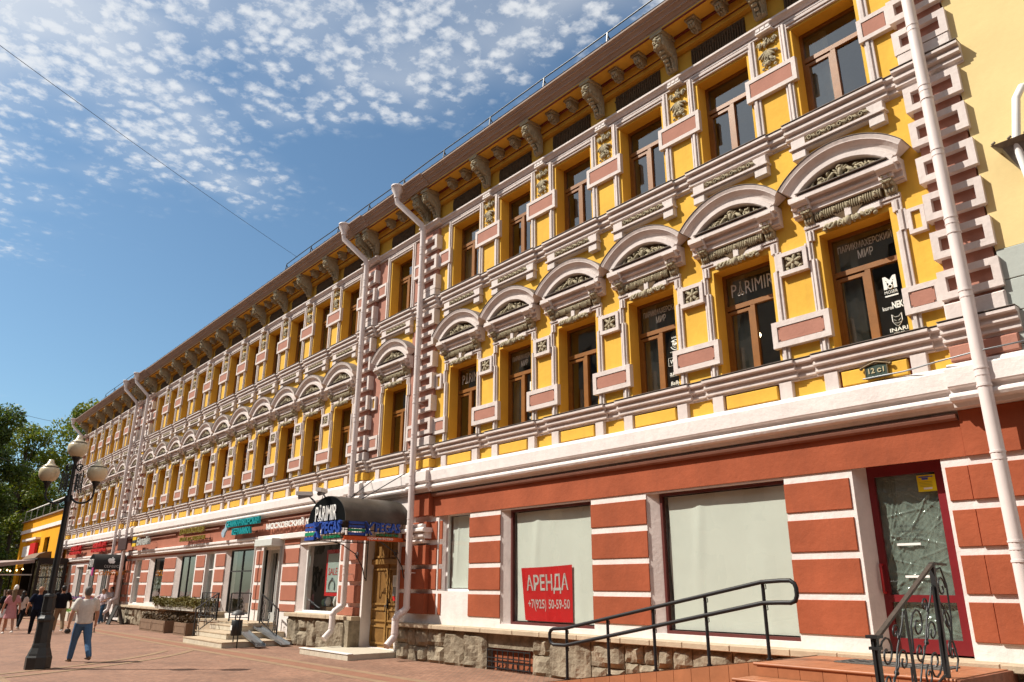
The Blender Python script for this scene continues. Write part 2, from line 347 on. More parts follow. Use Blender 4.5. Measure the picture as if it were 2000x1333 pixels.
def arcband(cx, cy, r, w, a0, a1, mi, dz):
    P = []
    for i in range(41):
        a = R(a0+(a1-a0)*i/40)
        for rr in (r-w/2, r+w/2): P.append((cx+rr*math.cos(a), cy+rr*math.sin(a), zg(cx+rr*math.cos(a))+dz))
    g.add(P, [(2*i, 2*i+1, 2*i+3, 2*i+2) for i in range(40)], mi)
arcband(-30, -13.5, 11.6, .20, -5, 60, 0, .008); arcband(-30, -13.5, 10.9, .20, -5, 60, 0, .008)
struct('paving_bands', g, [BAND, PAVR])

# ------------------------------------------------------------------ the long yellow building
P = 2.175
SECT = [('right', [-4.89-P*i for i in range(6)]), ('bay', [-19.2]), ('left', [-22.52-P*i for i in range(11)]), ('bay', [-47.1]), ('far', [-49.94-P*i for i in range(6)])]
WX = [x for _, s in SECT for x in s]
QX = [-3.30, -17.38, -20.95, -45.86, -48.36, -62.4]
X0, X1 = -62.82, -2.9
B = empty('shop_building', (-33, 0, 0), 'long three-storey yellow building with pink-white mouldings and terracotta ground floor', 'building')

PIER = []
for s, xs in SECT: PIER += [x-P/2 for x in xs[:-1]]
g = G()
holes = [(x-.6, x+.6, 5.47, 7.62) for x in WX]+[(x-.6, x+.6, 9.86, 11.98) for x in WX]
g.sheet(X0, X1, 4.3, 13.25, 0, holes, .40)
g.add([(X0, 0, 0), (X0, 14, 0), (X0, 14, 13.25), (X0, 0, 13.25)], [(0, 1, 2, 3)])
part('wall', g, YEL, B)
GH = [(-5.50, -4.19, .90, 3.66), (-9.65, -6.67, 1.0, 3.55), (-14.13, -11.14, 1.0, 3.55), (-16.69, -15.34, 1.70, 3.62), (-20.37, -18.55, .16, 3.3),
      (-24.93, -22.05, 1.0, 3.15), (-27.74, -26.40, .56, 3.07), (-31.75, -28.85, .78, 3.17), (-34.0, -33.02, .78, 3.15), (-37.95, -35.35, 1.0, 3.1), (-42.15, -39.8, 1.0, 3.1), (-44.75, -43.55, .9, 3.1),
      (-48.0, -46.3, .1, 2.9), (-52.4, -50.2, .8, 2.95), (-55.6, -53.4, .8, 2.95), (-58.8, -56.6, .8, 2.95)]
g = G(); g.sheet(X0+.01, X1-.01, 0, 4.3, .02, GH, .40)
part('ground_floor_wall', g, WHITE, B)
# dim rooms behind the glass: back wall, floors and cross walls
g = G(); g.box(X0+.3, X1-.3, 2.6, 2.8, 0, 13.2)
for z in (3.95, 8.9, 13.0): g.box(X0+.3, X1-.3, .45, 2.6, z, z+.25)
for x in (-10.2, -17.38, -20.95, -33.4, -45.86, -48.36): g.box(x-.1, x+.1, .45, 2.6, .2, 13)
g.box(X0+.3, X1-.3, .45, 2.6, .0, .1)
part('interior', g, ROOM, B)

# --- mouldings that run the whole length
def prof(name, pr, mtl, bays=None, x0=X0, x1=X1, hw=.92, off=.06, quo=True, qoff=.13, qw=.50, run=0.):
    g = G(); g.ext(pr, x0, x1, 0, run)
    part(name, g, mtl, B)
    if bays:
        gb = G(); gb.ext(pr, -hw, hw, 0, off); me = gb.mesh(name+'_break', mtl)
        for x in bays: inst(name+'_break', me, B, x, 0, .003)
    if quo:
        gb = G(); gb.ext(pr, -qw, qw, 0, qoff); me = gb.mesh(name+'_break', mtl)
        for x in QX: inst(name+'_break', me, B, x, 0, .0045)
BANDP = [(0, 4.86), (-.10, 4.86), (-.12, 4.835), (-.13, 4.80), (-.20, 4.785), (-.22, 4.765), (-.22, 4.515), (-.21, 4.50), (-.135, 4.485), (-.13, 4.43), (-.18, 4.415), (-.21, 4.39), (-.215, 4.355), (-.195, 4.315), (-.10, 4.295), (-.09, 4.235), (.02, 4.235)]
FLASH = mat('dull_zinc_flashing', (.20, .17, .15), .6, .3, 6, .1, 20, .3)
def flashing(pr, bays, off, qoff, run):
    y0, z0 = pr[1]; me = None
    g = G(); g.box(X0, X1, y0-.032-run, .0, z0+.012, z0+.018); part('flashing', g, FLASH, B)
    for xs, hw, o in ((bays, .925, off), (QX, .505, qoff)):
        g = G(); g.box(-hw, hw, y0-.032-o, .0, z0+.015, z0+.022); m = g.mesh('flashing', FLASH)
        for x in xs: inst('flashing', m, B, x)
prof('white_string_band', BANDP, WHITE, qoff=.12)
SILLP = [(0, 5.50), (-.20, 5.48), (-.22, 5.465), (-.22, 5.425), (-.145, 5.405), (-.14, 5.365), (-.165, 5.35), (-.165, 5.315), (-.10, 5.295), (-.095, 5.24), (-.11, 5.23), (-.11, 5.20), (-.065, 5.185), (-.06, 5.15), (0, 5.15)]
prof('sill_cornice', SILLP, TRIM, WX, off=.005, qoff=.08, run=-.045); flashing(SILLP, WX, .005, .08, -.045)
STRP = [(0, 9.90), (-.20, 9.88), (-.22, 9.865), (-.22, 9.825), (-.145, 9.805), (-.14, 9.765), (-.17, 9.75), (-.17, 9.705), (-.10, 9.685), (-.095, 9.635), (-.12, 9.625), (-.12, 9.60), (-.06, 9.58), (-.055, 9.55), (0, 9.55)]
prof('string_course', STRP, TRIM, WX, off=.005, qoff=.08, run=-.045); flashing(STRP, WX, .005, .08, -.045)
FRZP = [(0, 12.42), (-.12, 12.40), (-.15, 12.38), (-.15, 12.335), (-.10, 12.29), (-.07, 12.24), (0, 12.24)]
prof('frieze_moulding', FRZP, TRIM)
g = G(); g.ext([(0, 12.22), (-.055, 12.215), (-.055, 12.175), (0, 12.165)], X0, X1); part('frieze_fillet', g, TRIM, B)
# --- eaves
EAV = [(-.50, 13.345), (-.635, 13.34), (-.64, 13.375), (-.665, 13.385), (-.725, 13.45), (-.755, 13.44), (-.757, 13.468), (-.82, 13.53), (-.85, 13.522), (-.852, 13.55), (-.91, 13.585), (-.935, 13.585), (-.94, 13.62), (-.50, 13.69)]
g = G(); g.ext(EAV, X0-.7, X1+.02)
part('eave_cornice', g, TAUPE, B)
for a, b in ((-17.95, -16.85), (-21.5, -20.4), (-46.4, -45.3), (-48.9, -47.8)):
    g = G(); g.ext(EAV, a, b, 0, .07); o = part('eave_break', g, TAUPE, B); o.location.z += .004
g = G(); g.box(X0-.7, X1+.02, -.64, 0, 13.305, 13.34); g.box(X0-.6, X1+.02, -.12, 0, 12.96, 13.3); g.box(X0-.6, X1+.02, -.17, 0, 13.08, 13.3)
part('soffit', g, YEL, B)
g = G()
g.box(X0-.65, X1, -.635, -.60, 13.28, 13.306)
part('soffit_moulding', g, DRED, B); g = G()
g.box(X0-.65, X1, -.225, -.172, 13.265, 13.306); part('soffit_moulding', g, DRED, B); g = G()
g.box(X0-.65, X1, -.135, -.118, 13.055, 13.075)
part('soffit_moulding', g, DRED, B)
rf = G(); rf.add([(X0-.75, -.95, 13.635), (X1, -.95, 13.635), (X1, 7, 15.6), (X0+6, 7, 15.6), (X0-.75, 7, 13.7)], [(0, 1, 2, 3), (0, 3, 4)])
x = X0-.6
while x < X1-.3:      # standing-seam sheets, lapped at the edge
    rf.bar((x, -.945, 13.645), (x, 1.5, 14.24), .025, .04); x += .62
roof = part('roof', rf, ROOFM, B)
rl = G()
def rail(xa, xb):
    n = max(2, round(abs(xb-xa)/2.15))
    for i in range(n+1):
        x = xa+(xb-xa)*i/n
        rl.bar((x, -.76, 13.66), (x, -.70, 14.13), .03); rl.bar((x+.02, -.46, 13.74), (x, -.70, 14.06), .022)
    N = max(2, int(abs(xb-xa)/1.2))
    rl.tube([(xa+(xb-xa)*i/N, -.70, 14.13+.012*math.sin(i*1.9)) for i in range(N+1)], .019, 6)
for a, b in ((-2.95, -26.9), (-48.5, -55.5)): rl = G(); rail(a, b); put('roof_railing', rl.mesh('roof_railing', BLACK), roof, (0, 0, 0))

# --- big consoles, modillions, ribbed frieze panels under the eaves
g = G()
S_ = [(-.10, 12.42), (-.17, 12.44), (-.20, 12.52), (-.22, 12.62), (-.28, 12.70), (-.38, 12.75), (-.49, 12.80), (-.57, 12.88), (-.60, 12.98), (-.61, 13.10), (-.64, 13.13), (-.64, 13.205), (-.10, 13.205)]
g.prismx(S_, -.125, .125); g.box(-.16, .16, -.66, -.1, 13.12, 13.206)
g.blob((0, -.57, 12.98), (.115, .10, .14)); g.blob((0, -.665, 12.965), (.026, .045, .045)); g.blob((0, -.63, 13.04), (.10, .05, .035))
g.blob((-.045, -.655, 12.895), (.04, .03, .014), .2); g.blob((.045, -.655, 12.895), (.04, .03, .014), -.2); g.blob((0, -.61, 12.85), (.075, .055, .06))
for sx in (-1, 1):
    g.blob((sx*.10, -.55, 12.93), (.035, .06, .12), sx*.2); g.blob((sx*.085, -.62, 12.975), (.035, .04, .04)); g.blob((sx*.06, -.59, 13.085), (.05, .06, .045), sx*.5)
    for k in range(3): g.blob((sx*(.11), -.38+.09*k, 12.86-.075*k), (.03, .06, .055), 0)
for k in range(5): g.blob((0, -.47+.065*k, 12.76-.07*k), (.09-.012*k, .05, .035))
for k in (-1, 0, 1): g.tube([(k*.07, -.19, 12.44), (k*.07, -.215, 12.58), (k*.075, -.29, 12.68)], .026, 6)
CONS = g.mesh('console', CARV)
g = G()
g.prismx([(-.17, 12.99), (-.24, 12.96), (-.33, 12.98), (-.40, 13.05), (-.43, 13.12), (-.46, 13.16), (-.46, 13.205), (-.17, 13.205)], -.085, .085)
g.box(-.12, .12, -.49, -.17, 13.15, 13.206)
for k in range(3): g.blob(((k-1)*.055, -.40, 13.05), (.03, .05, .08)); g.blob(((k-1)*.055, -.30, 12.98), (.028, .06, .05))
g.blob((0, -.44, 13.09), (.09, .04, .04)); g.blob((0, -.24, 12.95), (.07, .05, .04))
MODI = g.mesh('modillion', CARV)
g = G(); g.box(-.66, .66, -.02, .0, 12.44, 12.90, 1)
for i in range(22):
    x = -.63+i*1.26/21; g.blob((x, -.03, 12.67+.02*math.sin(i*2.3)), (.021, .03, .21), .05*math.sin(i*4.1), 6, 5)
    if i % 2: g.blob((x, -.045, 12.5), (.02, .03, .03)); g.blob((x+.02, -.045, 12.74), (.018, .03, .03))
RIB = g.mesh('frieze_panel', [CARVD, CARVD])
cons = list(PIER)
cons += [QX[0]+.05, QX[-1]]
for x in cons: inst('console', CONS, B, x, 0, .1)
for x in QX[1:5]: inst('console', CONS, B, x+.26, 0, .1); inst('console', CONS, B, x-.26, 0, .1)
for w in WX:
    for dx in (-.34, .34): inst('modillion', MODI, B, w+dx, 0, .1)
for i, q in enumerate(QX[1:5]): pass
for w in WX: inst('frieze_panel', RIB, B, w)
# --- third-floor surrounds and pier panels
def ridge_v(g, xa, xb, z0, z1, s=1, mi=0):
    w = xb-xa; pts = [(0, 0), (0, .045), (.2, .05), (.24, .03), (.36, .03), (.4, .07), (.72, .075), (.76, .045), (1, .045), (1, 0)]
    if s < 0: pts = [(1-a, b) for a, b in pts]
    n = len(pts); V_ = [(xa+a*w, -b, z) for z in (z0, z1) for a, b in pts]
    g.add(V_, [(i, i+1, n+i+1, n+i) for i in range(n-1)]+[tuple(range(n)), tuple(range(n, 2*n))], mi)
def ridge_h(g, xa, xb, z0, z1, mi=0):
    h = z1-z0; pts = [(0, 0), (0, .045), (.2, .05), (.24, .03), (.36, .03), (.4, .07), (.72, .075), (.76, .045), (1, .045), (1, 0)]
    n = len(pts); V_ = [(x, -b, z0+a*h) for x in (xa, xb) for a, b in pts]
    g.add(V_, [(i, i+1, n+i+1, n+i) for i in range(n-1)]+[tuple(range(n)), tuple(range(n, 2*n))], mi)
g = G()
ridge_v(g, -.82, -.67, 9.9, 12.165, 1); ridge_v(g, .67, .82, 9.9, 12.165, -1); ridge_h(g, -.668, .668, 12.03, 12.162)
SUR3 = g.mesh('window_surround', TRIM)
g = G(); g.cbox(-.53, .53, 0, -.12, 10.82, 11.31, .012); g2 = G()
g.v = []; g.f = []; g.m = []; g.s = []
def pinkpanel(z0, z1, hw=.53, w=.085, yb=0, yf=-.095, notch=0.):
    g = G(); g.frame(-hw, hw, z0, z1, yb, yf, w, yf+.035, 0, 0)
    x0, x1, a, b = -hw+w+.012, hw-w-.012, z0+w+.012, z1-w-.012
    n = notch
    if n: poly = [(x0+n, a), (x1-n, a), (x1-n, a+n), (x1, a+n), (x1, b-n), (x1-n, b-n), (x1-n, b), (x0+n, b), (x0+n, b-n), (x0, b-n), (x0, a+n), (x0+n, a+n)]
    else: poly = [(x0, a), (x1, a), (x1, b), (x0, b)]
    g.prism(poly, yf+.012, yf+.05, 1)
    return g.mesh('pier_panel', [TRIM, PINK])
PP3 = pinkpanel(10.82, 11.31); PP2 = pinkpanel(5.77, 6.245, .53, .10, 0, -.11, .035)
PPQ3 = pinkpanel(10.84, 11.30, .28, .08); PPQ2 = pinkpanel(5.79, 6.23, .28, .09, 0, -.10, .03)
# carved shell-and-foliage panel between the third-floor windows
def foliage(g, x, z, s, n, seed, y=-.03, mi=0, spread=(1, 1)):
    r = random.Random(seed)
    for i in range(n):
        a = r.random()*6.28; d = r.random()**.5
        g.blob((x+math.cos(a)*d*s*spread[0], y-.02*r.random(), z+math.sin(a)*d*s*spread[1]), (.018+.016*r.random(), .03, .04+.035*r.random()), r.random()*6.28, 6, 4, mi)
def curl(g, x, z, r, d=1, y=-.04, t=.016, mi=0, a0=0., turns=1.4):
    g.tube([(x+d*r*(1-.75*k/9)*math.cos(a0+turns*6.28*k/9), y, z+r*(1-.75*k/9)*math.sin(a0+turns*6.28*k/9)) for k in range(10)], t, 5, mi)
g = G()
for k in range(7):
    a = R(-66+22*k); g.blob((math.sin(a)*.10, -.045, 11.80-math.cos(a)*.12), (.03, .035, .115), a, 6, 5)
for sx in (-1, 1):
    curl(g, sx*.15, 11.98, .075, sx); curl(g, sx*.10, 11.53, .06, -sx); g.blob((sx*.18, -.035, 11.72), (.028, .03, .05), sx*.5)
    g.blob((sx*.06, -.04, 11.62), (.025, .03, .07), sx*.7); g.blob((sx*.13, -.035, 11.42), (.035, .03, .035))
foliage(g, 0, 12.0, .16, 14, 3, -.035, 0, (1.1, .5)); foliage(g, 0, 11.56, .10, 9, 5); g.blob((0, -.05, 11.50), (.05, .045, .05)); g.blob((0, -.03, 11.38), (.03, .03, .035))
SHELL = g.mesh('shell_relief', CARV)
g = G(); g.box(-.17, .17, -.15, 0, 12.19, 12.235); 
for k in (-1, 0, 1): g.box(k*.105-.04, k*.105+.04, -.16, 0, 12.235, 12.29); g.prismx([(-.16, 12.29), (-.02, 12.36), (-.02, 12.29)], k*.105-.04, k*.105+.04)
GUTT = g.mesh('guttae_block', WHITE)
for x in PIER:
    inst('pier_panel', PP3, B, x); inst('pier_panel', PP2, B, x); inst('shell_relief', SHELL, B, x); inst('guttae_block', GUTT, B, x)
for w in WX: inst('window_surround', SUR3, B, w)
# --- panel under each third-floor window
g = G(); g.cbox(-.83, .83, 0, -.13, 9.385, 9.552, .01); g.box(-.86, .86, -.165, 0, 9.345, 9.385); g.cbox(-.83, .83, 0, -.12, 9.30, 9.345, .01)
for sx in (-1, 1): g.cbox(min(sx*.57, sx*.83), max(sx*.57, sx*.83), 0, -.13, 9.15, 9.30, .01)
g.box(-.56, .56, -.135, -.12, 9.40, 9.545, 1)
for k in range(6):
    x = -.47+k*.188; curl(g, x, 9.47, .055, 1 if k % 2 else -1, -.145, .013, 2, 0, 1.2)
    for j in range(3): g.blob((x+.07+.02*j, -.145, 9.47), (.010, .022, .05), .6, 6, 4, 2)
APR = g.mesh('window_apron', [TRIM, CARVD, CARV])
for w in WX: inst('window_apron', APR, B, w)
# --- second-floor hoods: segmental pediment, cornice, reeded frieze, consoles, eared surround
AC = (0, 7.62); A = R(48.4)
g = G()
g.arc([(1.10, -.10), (1.10, -.235), (1.115, -.25), (1.20, -.25), (1.215, -.205), (1.26, -.21), (1.30, -.235), (1.34, -.285), (1.36, -.315), (1.375, -.315), (1.43, -.335), (1.445, -.325), (1.445, 0)], AC, -A, A, 20)
HOODC = [(0, 8.40), (-.25, 8.375), (-.265, 8.365), (-.265, 8.285), (-.17, 8.27), (-.165, 8.215), (-.185, 8.20), (-.185, 8.18), (-.13, 8.165), (-.125, 8.09), (-.145, 8.08), (-.145, 8.06), (-.10, 8.045), (-.095, 8.02), (0, 8.02)]
g.ext(HOODC, -.95, .95)
for sx in (-1, 1):
    g.ext([(0, 8.28), (-.32, 8.275), (-.32, 8.235), (-.28, 8.21), (-.25, 8.165), (0, 8.16)], min(sx*.60, sx*.90), max(sx*.60, sx*.90))
    g.box(min(sx*.60, sx*.82), max(sx*.60, sx*.82), -.22, 0, 8.09, 8.165)
    for k in (.66, .76): g.blob((sx*k, -.225, 8.127), (.022, .018, .022), 0, 8, 5, 1)
g.arc([(1.447, -.347), (1.453, -.347), (1.453, 0), (1.447, 0), (1.447, -.347)], AC, -A*1.015, A*1.015, 20, 2)
g.box(-.80, .80, -.30, -.12, 8.402, 8.41, 2)
HOOD = g.mesh('window_hood', [TRIM, CARV, FLASH])
g = G(); g.arc([(.02, -.105), (1.099, -.105)], AC, -R(47), R(47), 12, 1)
rr = random.Random(11)
for i in range(70):
    x = -.62+1.24*rr.random(); top = math.sqrt(1.04**2-x*x)+7.62
    if top < 8.45: continue
    z = 8.41+(top-8.43)*rr.random(); g.blob((x, -.13-.04*rr.random(), z), (.014+.014*rr.random(), .045, .04+.035*rr.random()), rr.random()*6.28, 6, 4)
for sx in (-1, 1):
    curl(g, sx*.33, 8.50, .07, sx, -.17, .02); curl(g, sx*.53, 8.46, .05, sx, -.16, .016)
    g.blob((sx*.18, -.17, 8.52), (.035, .05, .10), sx*.8)
g.blob((0, -.17, 8.55), (.04, .06, .09)); g.blob((0, -.18, 8.65), (.06, .04, .03))
for k in range(7): g.blob((math.sin(R(-75+25*k))*.11, -.165, 8.55+math.cos(R(-75+25*k))*.08), (.016, .04, .06), -R(-75+25*k), 6, 4)
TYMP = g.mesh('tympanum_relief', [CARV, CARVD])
g = G(); g.box(-.575, .575, -.085, 0, 7.86, 8.03, 1)
for i in range(30):
    x = -.555+i*1.11/29
    if i % 6 == 3: g.blob((x, -.115, 7.945), (.035, .045, .06)); g.blob((x, -.145, 7.96), (.018, .02, .018))
    else: g.blob((x, -.10, 7.945), (.014, .04, .085), 0, 6, 4)
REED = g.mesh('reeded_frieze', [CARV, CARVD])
g = G(); g.prismx([(0, 7.84), (-.07, 7.845), (-.09, 7.90), (-.11, 7.97), (-.17, 8.05), (-.20, 8.09), (0, 8.09)], -.085, .085)
for k in (-1, 0, 1): g.blob((k*.055, -.14, 8.03), (.03, .05, .07), k*.3); g.blob((k*.05, -.10, 7.92), (.024, .035, .06), -k*.2)
g.blob((0, -.17, 8.05), (.05, .05, .035)); curl(g, -.05, 8.06, .035, 1, -.2, .012); curl(g, .05, 8.06, .035, -1, -.2, .012)
CAPI = g.mesh('console_leaf', CARV)
g = G()
ridge_v(g, -.81, -.67, 5.5, 7.20, 1); ridge_v(g, .67, .81, 5.5, 7.20, -1)
for sx in (-1, 1):
    ridge_v(g, min(sx*.72, sx*.86), max(sx*.72, sx*.86), 7.20, 7.55, -sx)
    ridge_v(g, min(sx*.67, sx*.815), max(sx*.67, sx*.815), 7.55, 7.74, -sx)
ridge_h(g, -.82, .82, 7.74, 7.862); g.cbox(-.52, .52, -.04, -.10, 7.705, 7.80, .01); g.cbox(-.06, .06, -.09, -.12, 7.74, 7.90, .01)
SUR2 = g.mesh('window_surround', TRIM)
g = G(); rr = random.Random(4)
for i in range(11):
    t = -1+2*i/10; g.blob((t*.40, -.10-.03*(1-t*t), 7.665+.035*abs(t)-.02*(1-abs(t))), (.035, .05, .06+.02*(1-abs(t))), t*1.0, 6, 5)
for sx in (-1, 1): curl(g, sx*.33, 7.66, .06, sx, -.13, .018); g.blob((sx*.43, -.1, 7.64), (.045, .04, .03), sx*.5); curl(g, sx*.13, 7.65, .05, -sx, -.15, .016)
g.blob((0, -.15, 7.65), (.06, .07, .085))
GARL = g.mesh('garland', CARV)
def rosette(hw=.27):
    g = G(); g.frame(-hw, hw, 7.07, 7.50, 0, -.10, .075, -.045, 0, 1)
    w = min(hw-.08, .14)
    for k in range(6):
        a = k*math.pi/3+.3; g.blob((math.cos(a)*w*.55, -.07, 7.285+math.sin(a)*w*.55), (.04, .03, w*.58), a-math.pi/2, 6, 5, 2)
    for sx in (-1, 1):
        for sz in (-1, 1): g.blob((sx*w*.8, -.065, 7.285+sz*w*.8), (.03, .025, .05), sx*sz*.78, 6, 4, 2)
    g.blob((0, -.09, 7.285), (.035, .03, .035), 0, 7, 5, 2)
    return g.mesh('rosette_block', [TRIM, CARVD, CARV])
ROS = rosette()
g = G(); g.frame(-.13, .13, 7.07, 7.50, 0, -.09, .06, -.05, 0, 1); ROSQ = g.mesh('rosette_block', [TRIM, YEL])
for w in WX:
    inst('window_hood', HOOD, B, w); inst('tympanum_relief', TYMP, B, w); inst('reeded_frieze', REED, B, w)
    inst('console_leaf', CAPI, B, w-.70); inst('console_leaf', CAPI, B, w+.70); inst('window_surround', SUR2, B, w); inst('garland', GARL, B, w)
for x in PIER: inst('rosette_block', ROS, B, x)
# --- pedestal course below the second-floor sill
g = G(); g.cbox(-.1175, .1175, 0, -.085, 4.845, 5.16, .008)
PED = g.mesh('sill_pedestal', TRIM)
g = G(); g.box(-.565, .565, -.012, 0, 4.85, 5.16, 1); g.cbox(-.515, .515, 0, -.075, 4.885, 5.125, .012)
APN = g.mesh('apron_panel', [YEL, DRED])
for w in WX: inst('sill_pedestal', PED, B, w-.6825); inst('sill_pedestal', PED, B, w+.6825); inst('apron_panel', APN, B, w)
# --- quoin strips
g = G(); g.box(-.34, .34, -.10, 0, 5.5, 12.14); g.box(-.40, .40, -.15, 0, 4.86, 5.15); QS = g.mesh('quoin_strip', PINK)
g = G(); g.frame(-.41, .41, 0, .445, 0, -.205, .108, -.098, 0, 1); QB = g.mesh('quoin_block', [TRIM, PINK])
g = G(); g.cbox(-.40, .40, 0, -.20, 0, .27, .02); QP = g.mesh('quoin_block', TRIM)
g = G(); g.cbox(-.44, .44, 0, -.20, 4.90, 5.13, .015); QY = g.mesh('quoin_foot', YEL); QY2 = g.mesh('quoin_foot', PINK)
qz = [5.84+.645*i for i in range(6)]+[10.17+.645*i for i in range(3)]
for i, q in enumerate(QX):
    inst('quoin_strip', QS, B, q)
    for z in qz: inst('quoin_block', QB, B, q, 0, z)
    inst('quoin_block', QP, B, q, 0, 5.50); inst('quoin_block', QP, B, q, 0, 9.90)
    inst('quoin_foot', QY2 if i in (0,) else QY, B, q)
    for s_ in (-1, 1):
        X = q+s_*.72
        if X < X0+.2 or X > X1-.2: continue
        inst('pier_panel', PPQ3, B, q+s_*.69); inst('pier_panel', PPQ2, B, q+s_*.69); inst('rosette_block', ROSQ, B, q+s_*.58)
# pinkish wall strips in the two narrow bays
for w, qa, qb in ((-19.2, -17.38, -20.95), (-47.1, -45.86, -48.36)):
    g = G()
    for a, b in ((w+.84, qa-.36), (qb+.36, w-.84)):
        for z0, z1 in ((5.5, 9.15), (9.9, 12.14)): g.box(a, b, -.015, 0, z0, z1)
    part('bay_strip', g, PINK, B)
# --- wooden windows
def window_mesh(z0, zt, z1, nm):
    g = G(); f = .055; y0, y1 = .285, .355
    for a in ((-.60, .60, z1-f, z1), (-.60, .60, z0, z0+f), (-.60, -.60+f, z0+f, z1-f), (.60-f, .60, z0+f, z1-f)): g.box(a[0], a[1], y0, y1, a[2], a[3])
    g.box(-.545, .545, y0-.012, y1, zt-.045, zt+.045); g.box(-.045, .045, y0-.008, y1, z0+f, zt-.045)
    for a in ((-.545, -.045, zt-.135, zt-.075), (-.545, -.045, z0+f, z0+f+.06), (-.545, -.485, z0+f+.06, zt-.135), (-.10, -.045, z0+f+.06, zt-.135)): g.box(a[0], a[1], y0+.006, y1, a[2], a[3])
    return g.mesh(nm, WOOD)
WM2 = window_mesh(5.47, 6.92, 7.62, 'window'); WM3 = window_mesh(9.86, 11.36, 11.98, 'window')
def pane_mesh(x0, x1, z0, z1):
    g = G(); g.add([(x0, .262, z0), (x1, .262, z0), (x1, .262, z1), (x0, .262, z1)], [(0, 1, 2, 3)]); return g.mesh('pane', GLASS)
def pane_set(*a):
    out = []
    for k in range(6):
        x0, x1, z0, z1 = a; g = G(); r_ = lambda: .33+(rnd.random()-.5)*.014
        g.add([(x0, r_(), z0), (x1, r_(), z0), (x1, r_(), z1), (x0, r_(), z1)], [(0, 1, 2), (0, 2, 3)], 0, True); out.append(g.mesh('pane', GLASS))
    return out
PM2 = [pane_set(-.545, .545, 6.965, 7.565), pane_set(-.49, -.10, 5.585, 6.79), pane_set(.045, .545, 5.525, 6.875)]
PM3 = [pane_set(-.545, .545, 11.405, 11.925), pane_set(-.49, -.10, 9.975, 11.23), pane_set(.045, .545, 9.915, 11.315)]
def curtain(z0, z1, x0, x1):
    g = G(); n = int((x1-x0)/.05)
    P_ = [(x0+(x1-x0)*i/n, .47+.02*math.sin(i*1.7)+.012*math.sin(i*.7), z) for z in (z0, z1) for i in range(n+1)]
    g.add(P_, [(i, i+1, n+2+i, n+1+i) for i in range(n)], 0, True); return g.mesh('curtain', CURT)
CU = {2: [curtain(5.5, 7.6, -.6, .6), curtain(5.5, 6.95, -.6, .6), curtain(5.5, 7.6, -.6, -.2)], 3: [curtain(9.9, 11.95, -.6, .6), curtain(9.9, 11.4, -.6, .6), curtain(9.9, 11.95, -.6, -.15)]}
WIN2 = []
for i, w in enumerate(WX):
    for fl, wm, pm in ((2, WM2, PM2), (3, WM3, PM3)):
        o = inst('window', wm, B, w)
        for m in pm: put('pane', m[int(rnd.random()*6)], o)
        k = rnd.random()
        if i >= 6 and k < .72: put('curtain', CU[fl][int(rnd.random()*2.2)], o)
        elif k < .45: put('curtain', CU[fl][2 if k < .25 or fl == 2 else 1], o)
        if fl == 2: WIN2.append(o)
# lettering on the salon windows
PRINT = flat('white_window_print', (.72, .74, .70)); PRINTD = flat('grey_window_print', (.66, .66, .63))
def parimir(g, x, z, w, h, y, mi=0, U=(1, 0, 0), V=(0, 0, 1), d=.004):
    U_, V_ = Vector(U), Vector(V); O = Vector((x, y, z))
    text(g, 'P', O, U, V, w*.13, h, d, mi, .0); text(g, 'RIMIR', O+U_*w*.34, U, V, w*.66, h, d, mi, .0)
    c = O+U_*w*.225; N = U_.cross(V_)
    for s in (-1, 1):
        g.bar(c+U_*(-s*w*.012)+V_*h*1.1, c+U_*(s*w*.03)+V_*h*.28, h*.07, d*2, mi)
        k = c+U_*(s*w*.042)+V_*h*.13
        g.tube([k+U_*(math.cos(a)*h*.12)+V_*(math.sin(a)*h*.12) for a in [j*.6283 for j in range(11)]], h*.032, 5, mi)
def winprint(i, fn, mtl=PRINT):
    g = G(); fn(g); put('window_lettering', g.mesh('window_lettering', mtl), WIN2[i])
YT = .318
def pmir(g): text(g, 'ПАРИКМАХЕРСКИЙ', (-.46, YT, 7.31), (1, 0, 0), (0, 0, 1), .92, .16, .003, 0, .012)
def pmir2(g): text(g, 'МИР', (-.13, YT, 7.12), (1, 0, 0), (0, 0, 1), .26, .15, .003, 0, .015)
def moser(g):
    text(g, 'M', (.20, YT, 6.44), (1, 0, 0), (0, 0, 1), .21, .22, .003, 0, .05); g.tube([(.305+.035*math.cos(a), YT, 6.475+.035*math.sin(a)) for a in [j*.6283 for j in range(11)]], .013, 5)
    text(g, 'MOSER', (.20, YT, 6.36), (1, 0, 0), (0, 0, 1), .21, .055, .003); g.box(.20, .41, YT, YT+.003, 6.31, 6.335)
    text(g, 'kuro', (.13, YT, 6.09), (1, 0, 0), (0, 0, 1), .15, .07, .003, 0, .01); text(g, 'NEKO', (.285, YT, 6.09), (1, 0, 0), (0, 0, 1), .24, .12, .003, 0, .035)
    text(g, 'INARI', (.19, YT, 5.71), (1, 0, 0), (0, 0, 1), .28, .065, .003, 0, .012); text(g, 'KITSUNE', (.245, YT, 5.665), (1, 0, 0), (0, 0, 1), .17, .028, .003)
    c = (.33, 5.90)
    fox = [(-.075, .10), (-.03, .05), (.03, .05), (.075, .10), (.075, -.02), (.04, -.08), (0, -.11), (-.04, -.08), (-.075, -.02)]
    n = len(fox)
    for k in range(n):
        a, b = fox[k], fox[(k+1) % n]; g.bar((c[0]+a[0], YT, c[1]+a[1]), (c[0]+b[0], YT, c[1]+b[1]), .012, .004)
    for s in (-1, 1): g.bar((c[0]+s*.055, YT, c[1]+.01), (c[0]+s*.015, YT, c[1]-.02), .014, .004); g.bar((c[0]+s*.05, YT, c[1]-.045), (c[0], YT, c[1]-.06), .008, .004)
